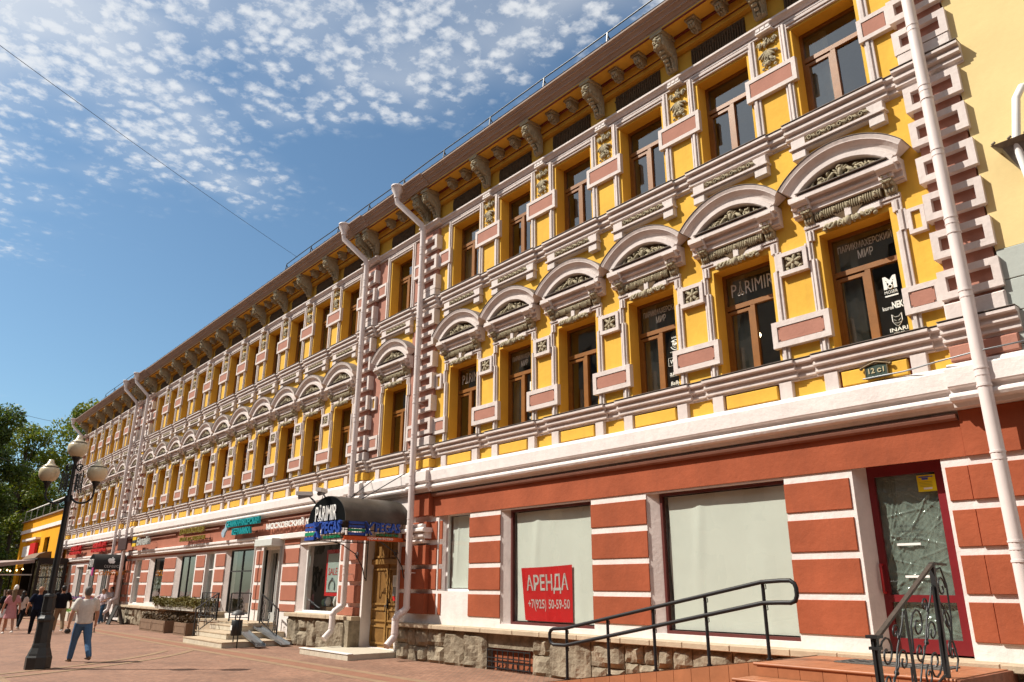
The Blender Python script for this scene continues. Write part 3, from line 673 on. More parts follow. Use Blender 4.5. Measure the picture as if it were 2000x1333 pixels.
def wahl(g):
    g.tube([(.33+.12*math.cos(a), YT, 6.55+.12*math.sin(a)) for a in [R(200)+j*R(140)/8 for j in range(9)]], .012, 5)
    g.tube([(.33+.075*math.cos(a), YT, 6.56+.085*math.sin(a)) for a in [j*.6283 for j in range(11)]], .009, 5); foliage(g, .33, 6.56, .05, 8, 2, YT)
    text(g, 'PROFESSIONAL', (.19, YT, 6.385), (1, 0, 0), (0, 0, 1), .27, .025, .003); text(g, 'BARBER', (.24, YT, 6.68), (1, 0, 0), (0, 0, 1), .18, .04, .003)
    text(g, 'WAHL', (.17, YT, 6.15), (1, 0, 0), (0, 0, 1), .32, .09, .003, 0, .015)
    q = [(.13, 6.11), (.52, 6.11), (.52, 6.28), (.13, 6.28)]
    for k in range(4): a, b = q[k], q[(k+1) % 4]; g.bar((a[0], YT, a[1]), (b[0], YT, b[1]), .008, .004)
    text(g, 'andis', (.14, YT, 5.90), (1, 0, 0), (0, 0, 1), .34, .10, .003, 0, .006); g.bar((.14, YT, 5.885), (.4, YT, 5.885), .008, .004)
    text(g, 'BaByliss', (.15, YT, 5.68), (1, 0, 0), (0, 0, 1), .37, .10, .003, 0, .01, .2)
for i in (0, 2, 4): winprint(i, pmir, PRINTD); winprint(i, pmir2)
winprint(0, moser); winprint(2, wahl); winprint(4, moser)
for i in (1, 5): winprint(i, lambda g: parimir(g, -.44, 7.14, .90, .26, YT), PRINTD)
def poster(g): g.box(-.45, .45, YT, YT+.003, 7.05, 7.2, 0); g.box(-.45, .45, YT, YT+.003, 7.22, 7.35, 1); g.box(-.45, .45, YT, YT+.003, 7.37, 7.5, 2)
for i in (11, 12):
    g = G(); poster(g); put('window_poster', g.mesh('window_poster', [flat('poster_orange', (.6, .16, .05)), flat('poster_blue', (.08, .2, .5)), PWH]), WIN2[i])
# two lit pendant bulbs in the second window
g = G(); g.blob((-.20, .75, 6.42), (.04, .04, .05)); g.blob((.42, .8, 6.5), (.035, .035, .04))
put('pendant_bulb', g.mesh('pendant_bulb', mat('warm_bulb', (1, .8, .5), .3, 0, emit=((1, .75, .4), 14))), WIN2[1])

# ------------------------------------------------------------------ ground floor facing
rb = random.Random(3)
def blocks(x0, x1, rows, mtl, yf=.0):
    for z0, z1 in rows:
        g = G(); e = .004*rb.random(); g.cbox(x0, x1, .02, yf-e, z0, z1, .006); part('rustication_block', g, mtl, B)
RR = [(2.985, 3.455), (2.36, 2.855), (1.74, 2.245), (1.13, 1.635)]
for a, b in ((-6.67, -5.56), (-11.14, -9.65), (-15.34, -14.13), (-16.62, -16.50)): blocks(a-.004, b+.004, RR, TERR)
for a, b in ((-4.14, -3.84), (-3.83, -2.95)): blocks(a, b, RR, TERR, .0 if b < -3.5 else -.02)
blocks(-18.45, -17.72, RR, TERR); blocks(-17.71, -17.05, RR, TERR, -.13); blocks(-17.04, -16.74, RR, TERR)
LR = [(3.18, 3.36), (2.56, 3.05), (1.95, 2.44), (1.33, 1.83), (.98, 1.21)]
for a, b in ((-21.95, -21.35), (-26.15, -24.93), (-28.55, -27.85), (-32.80, -31.75), (-35.17, -34.12), (-39.72, -38.0), (-43.5, -42.25), (-45.3, -44.85)): blocks(a, b, LR, TERR2)
blocks(-21.34, -20.6, LR, TERR2, -.10); blocks(-46.2, -45.5, LR, TERR2, -.10); blocks(-48.7, -48.05, LR, TERR2, -.10)
for a, b in ((-50.1, -48.9), (-53.3, -52.5), (-56.5, -55.7), (-60.0, -58.9), (-62.6, -61.2)): blocks(a, b, LR, TERR2)
g = G(); g.box(-16.96, -3.84, -.004, .02, 3.585, 4.10); g.box(-3.83, -2.93, -.028, .02, 3.585, 4.23); g.box(-18.0, -16.97, -.14, .02, 3.62, 4.2)
part('frieze_field', g, TERR, B)
g = G(); g.box(-62.7, -21.3, -.004, .02, 3.57, 4.22); g.box(-62.6, -28.5, -.002, .02, 3.185, 3.26); part('frieze_field', g, TERR2, B)
g = G(); g.ext([(.0, 4.195), (-.085, 4.19), (-.10, 4.165), (-.085, 4.125), (-.05, 4.105), (0, 4.10)], -16.95, -3.85)
for a, b in ((-27.6, -21.6), (-31.9, -28.3), (-37.4, -32.6), (-45.0, -38.3), (-62.3, -49.2)): g.ext([(.0, 4.14), (-.085, 4.13), (-.09, 4.09), (-.05, 4.06), (0, 4.06)], a, b)
part('brown_moulding', g, BROWN, B)
SH = [(.02, 3.56), (-.16, 3.545), (-.18, 3.53), (-.18, 3.46), (-.12, 3.43), (-.12, 3.40), (-.15, 3.385), (-.15, 3.335), (-.09, 3.30), (-.07, 3.27), (.02, 3.265)]
g = G(); g.ext(SH, -45.3, -28.35); g.ext(SH, -62.6, -49.0); g.ext([(.02, 3.575), (-.10, 3.565), (-.11, 3.55), (-.11, 3.40), (-.08, 3.38), (.02, 3.375)], -28.34, -21.4)
part('shelf_moulding', g, WHITE, B)
g = G(); g.cbox(-18.05, -16.95, .02, -.30, 3.18, 3.30, .03); g.cbox(-17.98, -17.0, .02, -.24, 3.02, 3.18, .05); g.cbox(-17.9, -17.08, .02, -.26, 3.30, 3.40, .03); g.cbox(-17.85, -17.1, .02, -.20, 2.90, 3.02, .05)
part('pilaster_capital', g, WHITE, B)
g = G(); g.box(-21.5, -17.75, -.012, .02, 3.35, 4.24); part('bay_lintel', g, WHITE, B)
# --- rough stone plinth: separate hewn blocks, mortar behind, pale ledge slabs above
def stone_mesh(seed, w, h, rough=.038):
    r = random.Random(seed); nx, nz = max(4, int(w/.085)), max(4, int(h/.085)); P_ = []; ph = [r.random()*6.28 for _ in range(8)]; kx = [1.5+4.5*r.random() for _ in range(4)]; kz = [1.5+4.5*r.random() for _ in range(4)]
    tilt = (r.random()-.5)*.12; tz = (r.random()-.4)*.10
    for j in range(nz+1):
        for i in range(nx+1):
            a, b = i/nx, j/nz; e = min(1, 11*min(a*w/.5, (1-a)*w/.5, b*h/.5, (1-b)*h/.5)); 
            n = sum(math.sin(kx[k]*a*w*2.2+ph[k]+kz[k]*b*h*1.8+ph[k+4]) for k in range(4))/4
            n = (abs(n)**.8)*(1 if n > 0 else -1)*1.2
            d = e*(.06+rough*n+tilt*(a-.5)+tz*(b-.5)+.012*(r.random()-.5)+.018*math.sin(13*a*w+7*b*h+ph[0])*math.sin(9*b*h-5*a*w+ph[1])) if e > 0 else 0
            P_.append(((a-.5)*w+.02*(r.random()-.5)*(e < .5), -max(d, 0 if e > 0 else 0)-.0, b*h+.015*(r.random()-.5)*(e < .5)))
    g = G(); g.add(P_, [(j*(nx+1)+i, j*(nx+1)+i+1, (j+1)*(nx+1)+i+1, (j+1)*(nx+1)+i) for j in range(nz) for i in range(nx)], 0, False)
    n0 = nx+1
    ring = [i for i in range(n0)]+[j*n0+nx for j in range(1, nz+1)]+[nz*n0+i for i in range(nx-1, -1, -1)]+[j*n0 for j in range(nz-1, 0, -1)]
    back = [(P_[i][0], .10, P_[i][2]) for i in ring]; m = len(ring)
    g.add([P_[i] for i in ring]+back, [(k, (k+1) % m, m+(k+1) % m, m+k) for k in range(m)])
    return g.mesh('stone', STONE)
def plinth(x0, x1, ztop, yf=-.17):
    g = G(); g.box(x0, x1, yf+.03, .3, -.3, ztop); part('plinth_core', g, MORT, B)
    x = x0
    while x < x1-.05:
        w = min(.55+.75*rb.random(), x1-x); 
        if x1-x-w < .3: w = x1-x
        z0 = zg(x)-.04; H = ztop-z0; tall = rb.random()
        if tall < .45: rows = [(z0, H)]
        elif tall < .88: c = .4+.2*rb.random(); rows = [(z0, H*c), (z0+H*c, H*(1-c))]
        else: rows = [(z0, H*.3), (z0+H*.3, H*.35), (z0+H*.65, H*.35)]
        for zz, hh in rows:
            if w > .75 and len(rows) == 2 and rb.random() < .5:
                c = .35+.3*rb.random()
                for xx, ww in ((x, w*c), (x+w*c, w*(1-c))): inst('stone', stone_mesh(rb.random(), ww-.025, hh-.025), B, xx+ww/2, yf, zz+.012)
            else: inst('stone', stone_mesh(rb.random(), w-.025, hh-.025), B, x+w/2, yf, zz+.012)
        x += w
def ledge(x0, x1, z0, z1, yf=-.30):
    x = x0
    while x < x1-.02:
        w = min(.7+.5*rb.random(), x1-x); g = G(); e = .01*rb.random(); g.cbox(x+.003, x+w-.003, .30, yf-e, z0, z1-.006*rb.random(), .012); part('ledge_slab', g, LEDGE, B); x += w
plinth(-18.2, -14.35, .80); plinth(-12.8, -3.0, .80); ledge(-18.2, -2.95, .80, .905)
g = G(); g.box(-14.35, -12.8, -.14, .3, .50, .80); part('plinth_lintel', g, STONE, B)
plinth(-24.9, -20.42, .86, -.2); ledge(-24.95, -20.4, .86, .975, -.34)
g = G(); g.box(-20.72, -20.40, -.42, .3, -.1, .86); part('plinth_corner', g, STONE, B)
plinth(-45.5, -31.2, .72, -.2); ledge(-45.6, -31.2, .72, .83, -.34); plinth(-62.6, -49.2, .66, -.18); ledge(-62.7, -49.1, .66, .76, -.3)
# cellar grille
g = G(); zc_ = .12
for zz in (.10, .22, .30, .46): g.bar((-14.3, -.20, zz), (-12.85, -.20, zz), .022)
for i in range(9): x = -14.3+i*1.45/8; g.bar((x, -.20, .07), (x, -.20, .48), .02)
for i in range(20): x = -14.2+rb.random()*1.3; g.bar((x, -.16, .06), (x+.12*(rb.random()-.5), -.16+.03*rb.random(), .10+.15*rb.random()), .018)
part('cellar_grille', g, BLACK, B)
g = G(); g.box(-14.35, -12.8, -.03, .01, -.02, .5); 
part('cellar_window', g, mat('cellar_brick', (.30, .09, .04), .9, .5, 9, .3, 20), B)

# --- shop windows and doors of the ground floor
def splay(x0, w, y, z0, z1):
    g = G(); g.prismz([(x0-.01, .025), (x0+w, y), (x0+w, y+.22), (x0-.01, y+.22)], z0, z1); part('splayed_jamb', g, TRIM, B)
def shopwin(x0, x1, z0, z1, y=.17, spl=.0, mtl=FRAMB, f=.055, mull=(), trans=(), film=False, interior=None, name='shop_window', gm=GLASS2, fm=.03):
    if spl: splay(x0, spl, y, z0, z1); x0 += spl
    g = G()
    for a in ((x0, x1, z1-f, z1), (x0, x1, z0, z0+f), (x0, x0+f, z0+f, z1-f), (x1-f, x1, z0+f, z1-f)): g.box(a[0], a[1], y-.03, y+.05, a[2], a[3])
    for m in mull: g.box(m-f*.4, m+f*.4, y-.025, y+.05, z0+f, z1-f)
    for t in trans: g.box(x0+f, x1-f, y-.022, y+.05, t-f*.4, t+f*.4)
    o = part(name, g, mtl, B)
    p = G(); p.add([(x0+f, y+.01, z0+f), (x1-f, y+.01, z0+f), (x1-f, y+.01, z1-f), (x0+f, y+.01, z1-f)], [(0, 1, 2, 3)])
    put('pane', p.mesh('pane', gm), o)
    if film:
        q = G(); n = 40; Q = []
        for j in range(13):
            for i in range(n+1):
                a, b = i/n, j/12; fx = x0+f+.06+(x1-x0-2*f-.07)*a
                w = .006*math.sin(a*5+b*2+x0)+.004*math.sin(a*11-b*3)+.02*math.exp(-((a-.20-.10*b)/.035)**2)*min(1, b*1.3)+.010*math.exp(-((a-.8+.05*b)/.04)**2)*(1-b)
                edge_ = .02*math.sin(b*9)*(1 if i == 0 else 0)
                Q.append((fx+edge_, y+.06-w, z0+f+.02+(z1-z0-2*f-.04)*b))
        q.add(Q, [(j*(n+1)+i, j*(n+1)+i+1, (j+1)*(n+1)+i+1, (j+1)*(n+1)+i) for j in range(12) for i in range(n)], 0, True)
        put('window_film', q.mesh('window_film', FILM), o)
    return o
shopwin(-9.65, -6.67, 1.0, 3.55, film=True, spl=.24); shopwin(-14.13, -11.14, 1.0, 3.55, film=True, spl=.24)
shopwin(-16.69, -15.34, 1.70, 3.62, mtl=PWH, film=True, spl=.22)
GREYF = flat('grey_alu', (.42, .42, .40)); DARKF = flat('dark_alu', (.03, .028, .027))
sw = shopwin(-24.93, -22.05, 1.0, 3.15, mtl=PWH, spl=.35)
shopwin(-31.75, -28.85, .78, 3.17, spl=.30, mtl=DARKF, mull=(-30.25,), trans=(2.35,)); shopwin(-34.0, -33.02, .78, 3.15, mtl=PWH, trans=(2.45,))
shopwin(-37.95, -35.35, 1.0, 3.1, spl=.40, mtl=DARKF, mull=(-36.6,)); shopwin(-42.15, -39.8, 1.0, 3.1, spl=.40, mtl=DARKF); shopwin(-44.75, -43.55, .9, 3.1, mtl=PWH, trans=(2.2,))
for a, b in ((-52.4, -50.2), (-55.6, -53.4), (-58.8, -56.6)): shopwin(a, b, .8, 2.95, spl=.35, mtl=GREYF, mull=((a+b)/2,))
# added pale panels whose colour stands in for street reflection in the glass
for a, b, yy in ((-24.5, -22.2, .95), (-37.5, -35.5, 1.5), (-41.8, -40.0, 1.4)):
    g = G(); g.box(a, b, yy, yy+.04, 1.0, 3.0); part('reflection_panel', g, mat('reflection_tone', (.50, .54, .49), .7, .12, 2), B)
# goods seen behind the shop glass
g = G(); rs = random.Random(9)
for a, b in ((-24.4, -22.3), (-37.6, -35.6), (-41.9, -40.0), (-31.3, -29.0)):
    g.box(a, b, .7, 1.3, .1, 1.15)
    for i in range(16):
        x = a+(b-a)*rs.random(); z = 1.15+.02; h = .08+.35*rs.random(); r_ = .05+.07*rs.random()
        g.lathe([(r_*.5, 0), (r_, h*.4), (r_*.7, h*.8), (r_*.4, h)], (x, .75+.4*rs.random(), z), 10, 1+int(rs.random()*4))
    g.box(a, b, 1.7, 1.8, .1, 2.4)
part('shop_display', g, [mat('display_wood', (.18, .11, .06), .6), PWH, flat('goods_blue', (.12, .2, .35)), flat('goods_green', (.15, .28, .2)), flat('goods_brown', (.30, .15, .06))], B)
# wooden double door under the canopy
g = G(); g.box(-20.37, -18.55, .28, .34, .16, 3.28)
part_door = None
def panel_door(x0, x1, z0, z1, y, cols, rows):
    w = (x1-x0)/cols
    for i in range(cols):
        for a, b in rows: g.frame(x0+i*w+.05, x0+(i+1)*w-.05, a, b, y+.04, y-.03, .05, y-.0, 0, 1)
panel_door(-20.37, -18.55, .16, 3.28, .27, 2, [(.25, .75), (.85, 1.2), (1.3, 2.3)]); g.box(-20.37, -18.55, .20, .3, 2.42, 2.56)
for i in (0, 1): g.frame(-20.3+i*.9, -19.5+i*.9, 2.6, 3.2, .30, .24, .06, .27, 0, 1)
g.box(-19.475, -19.445, .22, .3, .16, 2.42)
dr = part('double_door', g, [DWOOD, mat('dark_door_wood', (.20, .10, .025), .55, .3, 5)], B)
g = G(); g.tube([(-19.40, .22, 1.3), (-19.40, .15, 1.3), (-19.40, .15, 1.12), (-19.40, .22, 1.12)], .014, 6); g.box(-19.42, -19.38, .20, .24, 1.22, 1.45)
put('door_handle', g.mesh('door_handle', BLACK), dr)
g = G(); g.box(-19.18, -18.86, .232, .236, 1.80, 2.1, 0); g.box(-19.17, -18.98, .231, .235, 1.55, 1.79, 1); g.box(-19.17, -18.95, .231, .235, 1.42, 1.54, 2)
for i in range(8): g.box(-19.15, -18.90-.06*rs.random(), .2285, .232, 1.83+.032*i, 1.84+.032*i, 3)
put('door_notice', g.mesh('door_notice', [PWH, flat('notice_grey', (.2, .2, .2)), REDB, flat('print_grey', (.12, .12, .12))]), dr)
for a in (-20.45, -18.55): g = G(); g.box(a, a+.085, -.05, .40, .1, 3.35); part('door_jamb', g, WHITE, B)
# maroon glazed door at the right
splay(-5.50, .10, .28, .93, 3.66)
g = G(); y = .30
for a in ((-5.42, -4.24, 3.46, 3.62), (-5.42, -4.24, .93, 1.12), (-5.42, -5.30, 1.12, 3.46), (-4.40, -4.24, 1.12, 3.46), (-5.30, -4.40, 1.62, 1.72)): g.box(a[0], a[1], y, y+.07, a[2], a[3])
g.box(-5.50, -5.42, y+.02, y+.1, .93, 3.66); g.box(-4.24, -4.19, y+.02, y+.1, .93, 3.66); g.box(-5.42, -4.24, y+.02, y+.1, 3.62, 3.66)
md = part('glazed_door', g, MARO, B)
g = G(); g.add([(-5.30, y+.03, 1.12), (-4.40, y+.03, 1.12), (-4.40, y+.03, 3.46), (-5.30, y+.03, 3.46)], [(0, 1, 2, 3)]); put('pane', g.mesh('pane', GLASS2), md)
# crumpled clear sheeting behind the door glass
g = G(); n, m_ = 90, 210; Q = []; rs2 = random.Random(5)
folds = [(rs2.random(), rs2.random(), rs2.random()*3.1, .0015+.006*rs2.random(), 25+80*rs2.random()) for _ in range(170)]
for j in range(m_+1):
    for i in range(n+1):
        a, b = i/n, j/m_; w = 0
        for fx, fz, an, am, k in folds:
            d = (a-fx)*math.cos(an)+(b-fz)*2*math.sin(an); l = -(a-fx)*math.sin(an)+(b-fz)*2*math.cos(an)
            w += am*math.exp(-(d*k)**2)*math.exp(-(l*2.2)**2)
        w += .006*math.sin((a*2+b*3)*9+4*math.sin(b*5))
        Q.append((-5.30+.90*a, y+.07-w*1.6, 1.12+2.34*b))
g.add(Q, [(j*(n+1)+i, j*(n+1)+i+1, (j+1)*(n+1)+i+1, (j+1)*(n+1)+i) for j in range(m_) for i in range(n)], 0, True)
def sheeting():
    m = bpy.data.materials.new('clear_sheeting'); m.use_nodes = True; t = m.node_tree; ns = t.nodes; b = ns['Principled BSDF']
    b.inputs['Base Color'].default_value = (.34, .40, .35, 1); b.inputs['Roughness'].default_value = .12; b.inputs['Alpha'].default_value = .5; b.inputs['Specular IOR Level'].default_value = .9
    return m
put('plastic_sheeting', g.mesh('plastic_sheeting', sheeting()), md)
g = G(); g.box(-5.5, -4.2, y+.16, y+.18, .93, 3.66); put('door_backing', g.mesh('door_backing', mat('grey_backing', (.13, .155, .135), .8, .3, 2)), md)
g = G(); g.tube([(-5.36, y+.02, 2.15), (-5.36, y-.06, 2.15), (-5.355, y-.075, 2.12), (-5.355, y-.075, 1.78), (-5.36, y-.06, 1.75), (-5.36, y+.02, 1.75)], .02, 8)
put('door_handle', g.mesh('door_handle', flat('red_enamel', (.35, .012, .015))), md)
g = G(); g.box(-4.66, -4.40, y-.004, y+.026, 3.18, 3.42, 0); g.box(-4.63, -4.43, y-.007, y-.003, 3.385, 3.40, 1); g.box(-4.59, -4.50, y-.007, y-.003, 3.35, 3.38, 1)
g.box(-4.58, -4.46, y-.007, y-.003, 3.21, 3.235, 2)
for i in range(4): g.box(-4.63, -4.45, y-.006, y-.003, 3.25+.022*i, 3.256+.022*i, 3)
put('door_sticker', g.mesh('door_sticker', [flat('yellow_card', (.75, .58, .01)), flat('blue_ink', (.05, .08, .4)), PWH, flat('olive_ink', (.3, .24, .02))]), md)
for a, b in ((-5.10, 2.42), (-5.05, 1.96)): g = G(); g.box(a, a+.34, y+.018, y+.026, b, b+.033); put('door_tape', g.mesh('door_tape', PWH), md)
g = G()
for i, s in enumerate(('ЕЖЕДНЕВНО', 'c 10.00 до 22.00', 'c 10.00 до 21.00')): text(g, s, (-5.06, y+.022, 2.68-.075*i), (1, 0, 0), (0, 0, 1), .3, .035, .002)
put('door_lettering', g.mesh('door_lettering', flat('dark_print', (.03, .03, .03))), md)
# white glazed door with shutter box in the left part
g = G()
for a in ((-27.74, -26.40, 2.95, 3.07), (-27.74, -27.60, .56, 2.95), (-26.50, -26.40, .56, 2.95), (-27.60, -26.50, .56, .9), (-27.15, -27.05, .9, 2.95)): g.box(a[0], a[1], .22, .30, a[2], a[3])
d2 = part('glazed_door', g, GREYF, B)
g = G(); g.add([(-27.6, .26, .9), (-26.5, .26, .9), (-26.5, .26, 2.95), (-27.6, .26, 2.95)], [(0, 1, 2, 3)]); put('pane', g.mesh('pane', GLASS2), d2)
g = G(); g.tube([(-26.98, .16, 1.2), (-26.98, .16, 2.5)], .02, 8); put('door_handle', g.mesh('door_handle', PWH), d2)
g = G(); g.cbox(-27.85, -26.3, .02, -.42, 3.16, 3.42, .02); part('shutter_box', g, flat('pale_grey_enamel', (.55, .57, .54)), B)
for a in (-27.80, -26.40): g = G(); g.box(a, a+.06, -.06, .1, .6, 3.15); part('shutter_rail', g, GREYF, B)
# dark door of the far bay
g = G(); g.box(-48.0, -46.3, .3, .36, .1, 2.9); part('dark_door', g, mat('brown_door', (.06, .04, .03), .5), B)

# --- downpipes
def downpipe(X, zt, zb, funnel=True, spout=True, dx=-.55, r=.088):
    g = G(); y = -.36
    if funnel:
        fx = X+dx; g.lathe([(.10, 13.26), (.10, 13.38), (.18, 13.52), (.19, 13.62), (.205, 13.63), (.205, 13.67), (.17, 13.68)], (fx, -1.02, 0), 14)
        g.tube([(fx, -1.02, 13.30), (fx, -1.0, 13.12), (X-.02, -.42, 12.34), (X, y, 12.18), (X, y, 11.8)], r, 12)
    else: g.tube([(X, y, 14.4), (X, y, 11.5)], r, 12)
    g.tube([(X, y, 11.85), (X, y, zb)], r, 14)
    z = zt
    z = 11.6
    k = 0
    while z > zb+.3:
        g.tube([(X, y, z), (X, y, z-.025)], r+.008, 12); g.tube([(X, y, z-.10), (X, y, z-.12)], r+.006, 12)
        if k % 2 == 0: g.bar((X, y, z-.25), (X, -.02, z-.25), .02); g.tube([(X, y, z-.24), (X, y, z-.27)], r+.010, 12)
        z -= 1.15; k += 1
    if spout:
        g.tube([(X, y, zb+.06), (X, y, zb-.01), (X-.01, y-.05, zb-.07), (X-.03, -.61, zb-.19), (X-.03, -.66, zb-.27), (X-.03, -.66, .66), (X-.02, -.68, .58), (X+.02, -.92, .37)], r*1.02, 12)
        for yy, zz, xx in ((y, zb, 0), (-.66, zb-.27, -.03), (-.66, .66, -.03)): g.tube([(X+xx, yy, zz+.025), (X+xx, yy, zz-.02)], r*1.12, 12)
    else: g.tube([(X, y, zb+.05), (X, y, .05)], r, 12)
    part('downpipe', g, PAINTP, B)
downpipe(-3.33, 13, .6, False, False)
for X, zb in ((-17.50, 1.28), (-20.90, 1.30), (-45.95, 1.2), (-48.25, 1.2)): downpipe(X, 13, zb)
downpipe(-62.5, 13, 1.0, True, False, -.75)
# thin white conduit on the left shops
g = G(); g.tube([(-28.38, -.14, 3.5), (-28.38, -.14, .75)], .035, 8); part('conduit', g, PWH, B)
# service cable along the white band near the right corner
g = G(); g.tube([(-5.05, -.12, 4.93), (-4.4, -.16, 4.915), (-3.9, -.30, 4.92), (-3.3, -.40, 4.93), (-2.7, -.32, 4.96), (-2.2, -.1, 5.0)], .012, 6); part('service_cable', g, GREYM, B)

# ------------------------------------------------------------------ neighbour house at the right edge
N = empty('neighbour_house', (2, .05, 0), 'pale yellow rendered house with grey-green lower storey at the right edge', 'building')
def npart(name, g, m): return inst(name, g.mesh(name, m), N, 0)
g = G(); g.box(-2.93, 9, -.11, 8, 6.40, 16); npart('upper_wall', g, PALEY)
g = G(); g.box(-2.93, 9, -.10, 8, -.2, 6.395); npart('lower_wall', g, mat('grey_joint', (.20, .21, .20), .9))
for i in range(13):
    z1 = 6.39-.47*i
    for x0, x1 in ((-2.92, 0.5), (.51, 4.5), (4.51, 9)):
        g = G(); g.cbox(x0, x1, -.10, -.13, max(z1-.462, -.1), z1, .010); npart('plaster_course', g, GREYG)
g = G(); g.tube([(-2.05, -.02, 8.75), (-2.14, -.30, 8.62), (-2.22, -.36, 8.45), (-2.34, -.37, 7.75), (-2.30, -.3, 7.2), (-2.2, -.22, 5.0), (-2.2, -.22, .2)], .055, 12); npart('downpipe', g, PWH)
g = G(); g.add([(-2.62, -.50, 7.80), (-1.6, -.50, 7.80), (-1.6, .05, 7.86), (-2.62, .05, 7.86), (-2.50, -.42, 7.74), (-1.6, -.42, 7.74), (-2.38, -.28, 7.40), (-1.6, -.28, 7.40), (-2.38, .05, 7.40), (-1.6, .05, 7.40)],
    [(0, 1, 2, 3), (0, 4, 5, 1), (4, 6, 7, 5), (6, 8, 9, 7), (0, 3, 8, 6, 4)])
for i in range(5): g.bar((-2.6+.2*i, -.51, 7.80), (-2.55+.2*i, -.51, 7.83), .05, .01)
npart('sheet_metal_hood', g, mat('weathered_zinc', (.20, .185, .16), .6, .4, 8, .3, 30))

# ------------------------------------------------------------------ canopies
def canopy(xc, hw, zb, rise, depth, label, lit):
    C_ = empty('entrance_canopy', (xc, 0, zb), label, 'canopy')
    n = 18; pts = [(-hw*math.cos(math.pi*i/n), rise*math.sin(math.pi*i/n)**.9) for i in range(n+1)]
    g = G(); P_ = [(x, y, z) for y in (-.02, -depth) for x, z in pts]+[(x*.985, y, z*.985-.0) for y in (-.02, -depth) for x, z in pts]; m = n+1
    g.add(P_, [(i, i+1, m+i+1, m+i) for i in range(n)], 0, True); g.add(P_, [(2*m+i, 3*m+i, 3*m+i+1, 2*m+i+1) for i in range(n)], 0, True)
    g.add(P_, [(m+i, m+i+1, 3*m+i+1, 3*m+i) for i in range(n)])
    put('vault', g.mesh('vault', lit['vault']), C_)
    g = G(); g.prism([(x*.97, z*.97) for x, z in pts], -depth+.0, -depth+.04); put('front_panel', g.mesh('front_panel', lit['front']), C_)
    for y in (-.05, -depth*.5, -depth+.02):
        g = G(); g.tube([(x*.975, y, z*.975) for x, z in pts], .018, 6); put('rib', g.mesh('rib', BLACK), C_)
    return C_
VAULT = mat('weathered_dark_sheet', (.06, .05, .04), .45, .6, 2.2, .08, 6, .5)
GLOSSB = mat('black_panel', (.004, .004, .004), .5, .1, 5, 0, 1, .04)
cx, hw, dp = -19.15, 1.09, 2.0
C1 = canopy(cx, hw, 3.44, .72, dp, 'black barrel-vaulted entrance canopy over the wooden double door', {'vault': VAULT, 'front': GLOSSB})
def cpart(name, g, m, C_=C1): return inst(name, g.mesh(name, m), C_, 0)
g = G(); parimir(g, cx-.62, 3.50, 1.22, .40, -dp-.02, 0, (1, 0, 0), (0, 0, 1), .02); cpart('lettering', g, PWH)
for sx in (-1, 1):
    g = G(); X = cx+sx*(hw-.03)
    for z in (3.02, 3.22, 3.44): g.bar((X, -.05, z), (X, -dp, z), .025)
    for i in range(12): y = -.05-(dp-.07)*i/11; g.bar((X, y, 3.02), (X, y, 3.44), .014)
    cpart('side_lattice', g, BLACK)
    g = G(); g.tube([(X, -1.2, 3.02), (X, -.9, 2.95), (X, -.45, 2.70), (X, -.18, 2.30), (X, -.12, 2.05), (X, -.03, 1.98)], .016, 6); g.bar((X, -.05, 3.4), (X, -.05, 1.95), .025)
    curl(g, X, 2.65, .12, sx, -.4, .012); cpart('side_bracket', g, BLACK)
g = G()
for z in (3.02, 3.44): g.bar((cx-hw+.03, -dp, z), (cx+hw-.03, -dp, z), .03)
for i in range(13): x = cx-hw+.05+i*2*(hw-.05)/12; g.bar((x, -dp, 3.02), (x, -dp, 3.44), .014)
cpart('front_lattice', g, BLACK)
g = G(); g.tube([(-18.26, -.12, 4.86), (-18.80, -1.25, 4.05)], .014, 6); cpart('stay_rod', g, BLACK)
g = G(); g.tube([(-20.02, -.12, 4.86), (-19.5, -1.25, 4.10)], .014, 6); cpart('stay_rod', g, BLACK)
BLUE = flat('sign_blue', (.012, .055, .30)); GREEN = flat('sign_green', (.0, .22, .09)); ORNG = flat('sign_orange', (.55, .08, .008)); SRED = flat('sign_red', (.4, .02, .02))
def pegas(name, O, U, L_, H_, label):
    O, U = Vector(O), Vector(U); V_ = Vector((0, 0, 1)); Nn = U.cross(V_)
    S_ = empty(name, tuple(O), label, 'sign')
    def sp(nm, g, m): return inst(nm, g.mesh(nm, m), S_, 0)
    def bx(g, u0, u1, v0, v1, d=.03): g.obox(O+U*((u0+u1)/2)+V_*((v0+v1)/2)+Nn*d, U*((u1-u0)/2), V_*((v1-v0)/2), Nn*.02)
    for k, m in ((0, BLUE), (1, GREEN), (2, BLUE), (3, BLUE)):
        g = G(); bx(g, .02*L_, L_*(.33-.01*k), H_*(.06+.235*k), H_*(.225+.235*k)); sp('stripe', g, m)
    g = G()     # winged-horse mark
    q = lambda u, v: O+U*(L_*u)+V_*(H_*v)+Nn*.05
    for a, b, w in (((.31, .95), (.385, .55), .07), ((.385, .55), (.46, .92), .055), ((.46, .92), (.50, .88), .05), ((.36, .62), (.36, .18), .085), ((.33, .4), (.31, .05), .04), ((.39, .36), (.44, .12), .04), ((.34, .7), (.42, .7), .09), ((.33, .85), (.37, .5), .06)): g.bar(q(*a), q(*b), L_*w, .03)
    sp('horse_mark', g, BLUE)
    g = G(); text(g, 'PEGAS', O+U*(L_*.50)+V_*(H_*.30)+Nn*.05, U, V_, L_*.48, H_*.62, .07, 0, .03); sp('lettering', g, BLUE)
    g = G(); text(g, 'TOURISTIK', O+U*(L_*.52)+V_*(H_*.07)+Nn*.04, U, V_, L_*.45, H_*.14, .03, 0, .01); sp('lettering', g, GREEN)
    return S_, sp
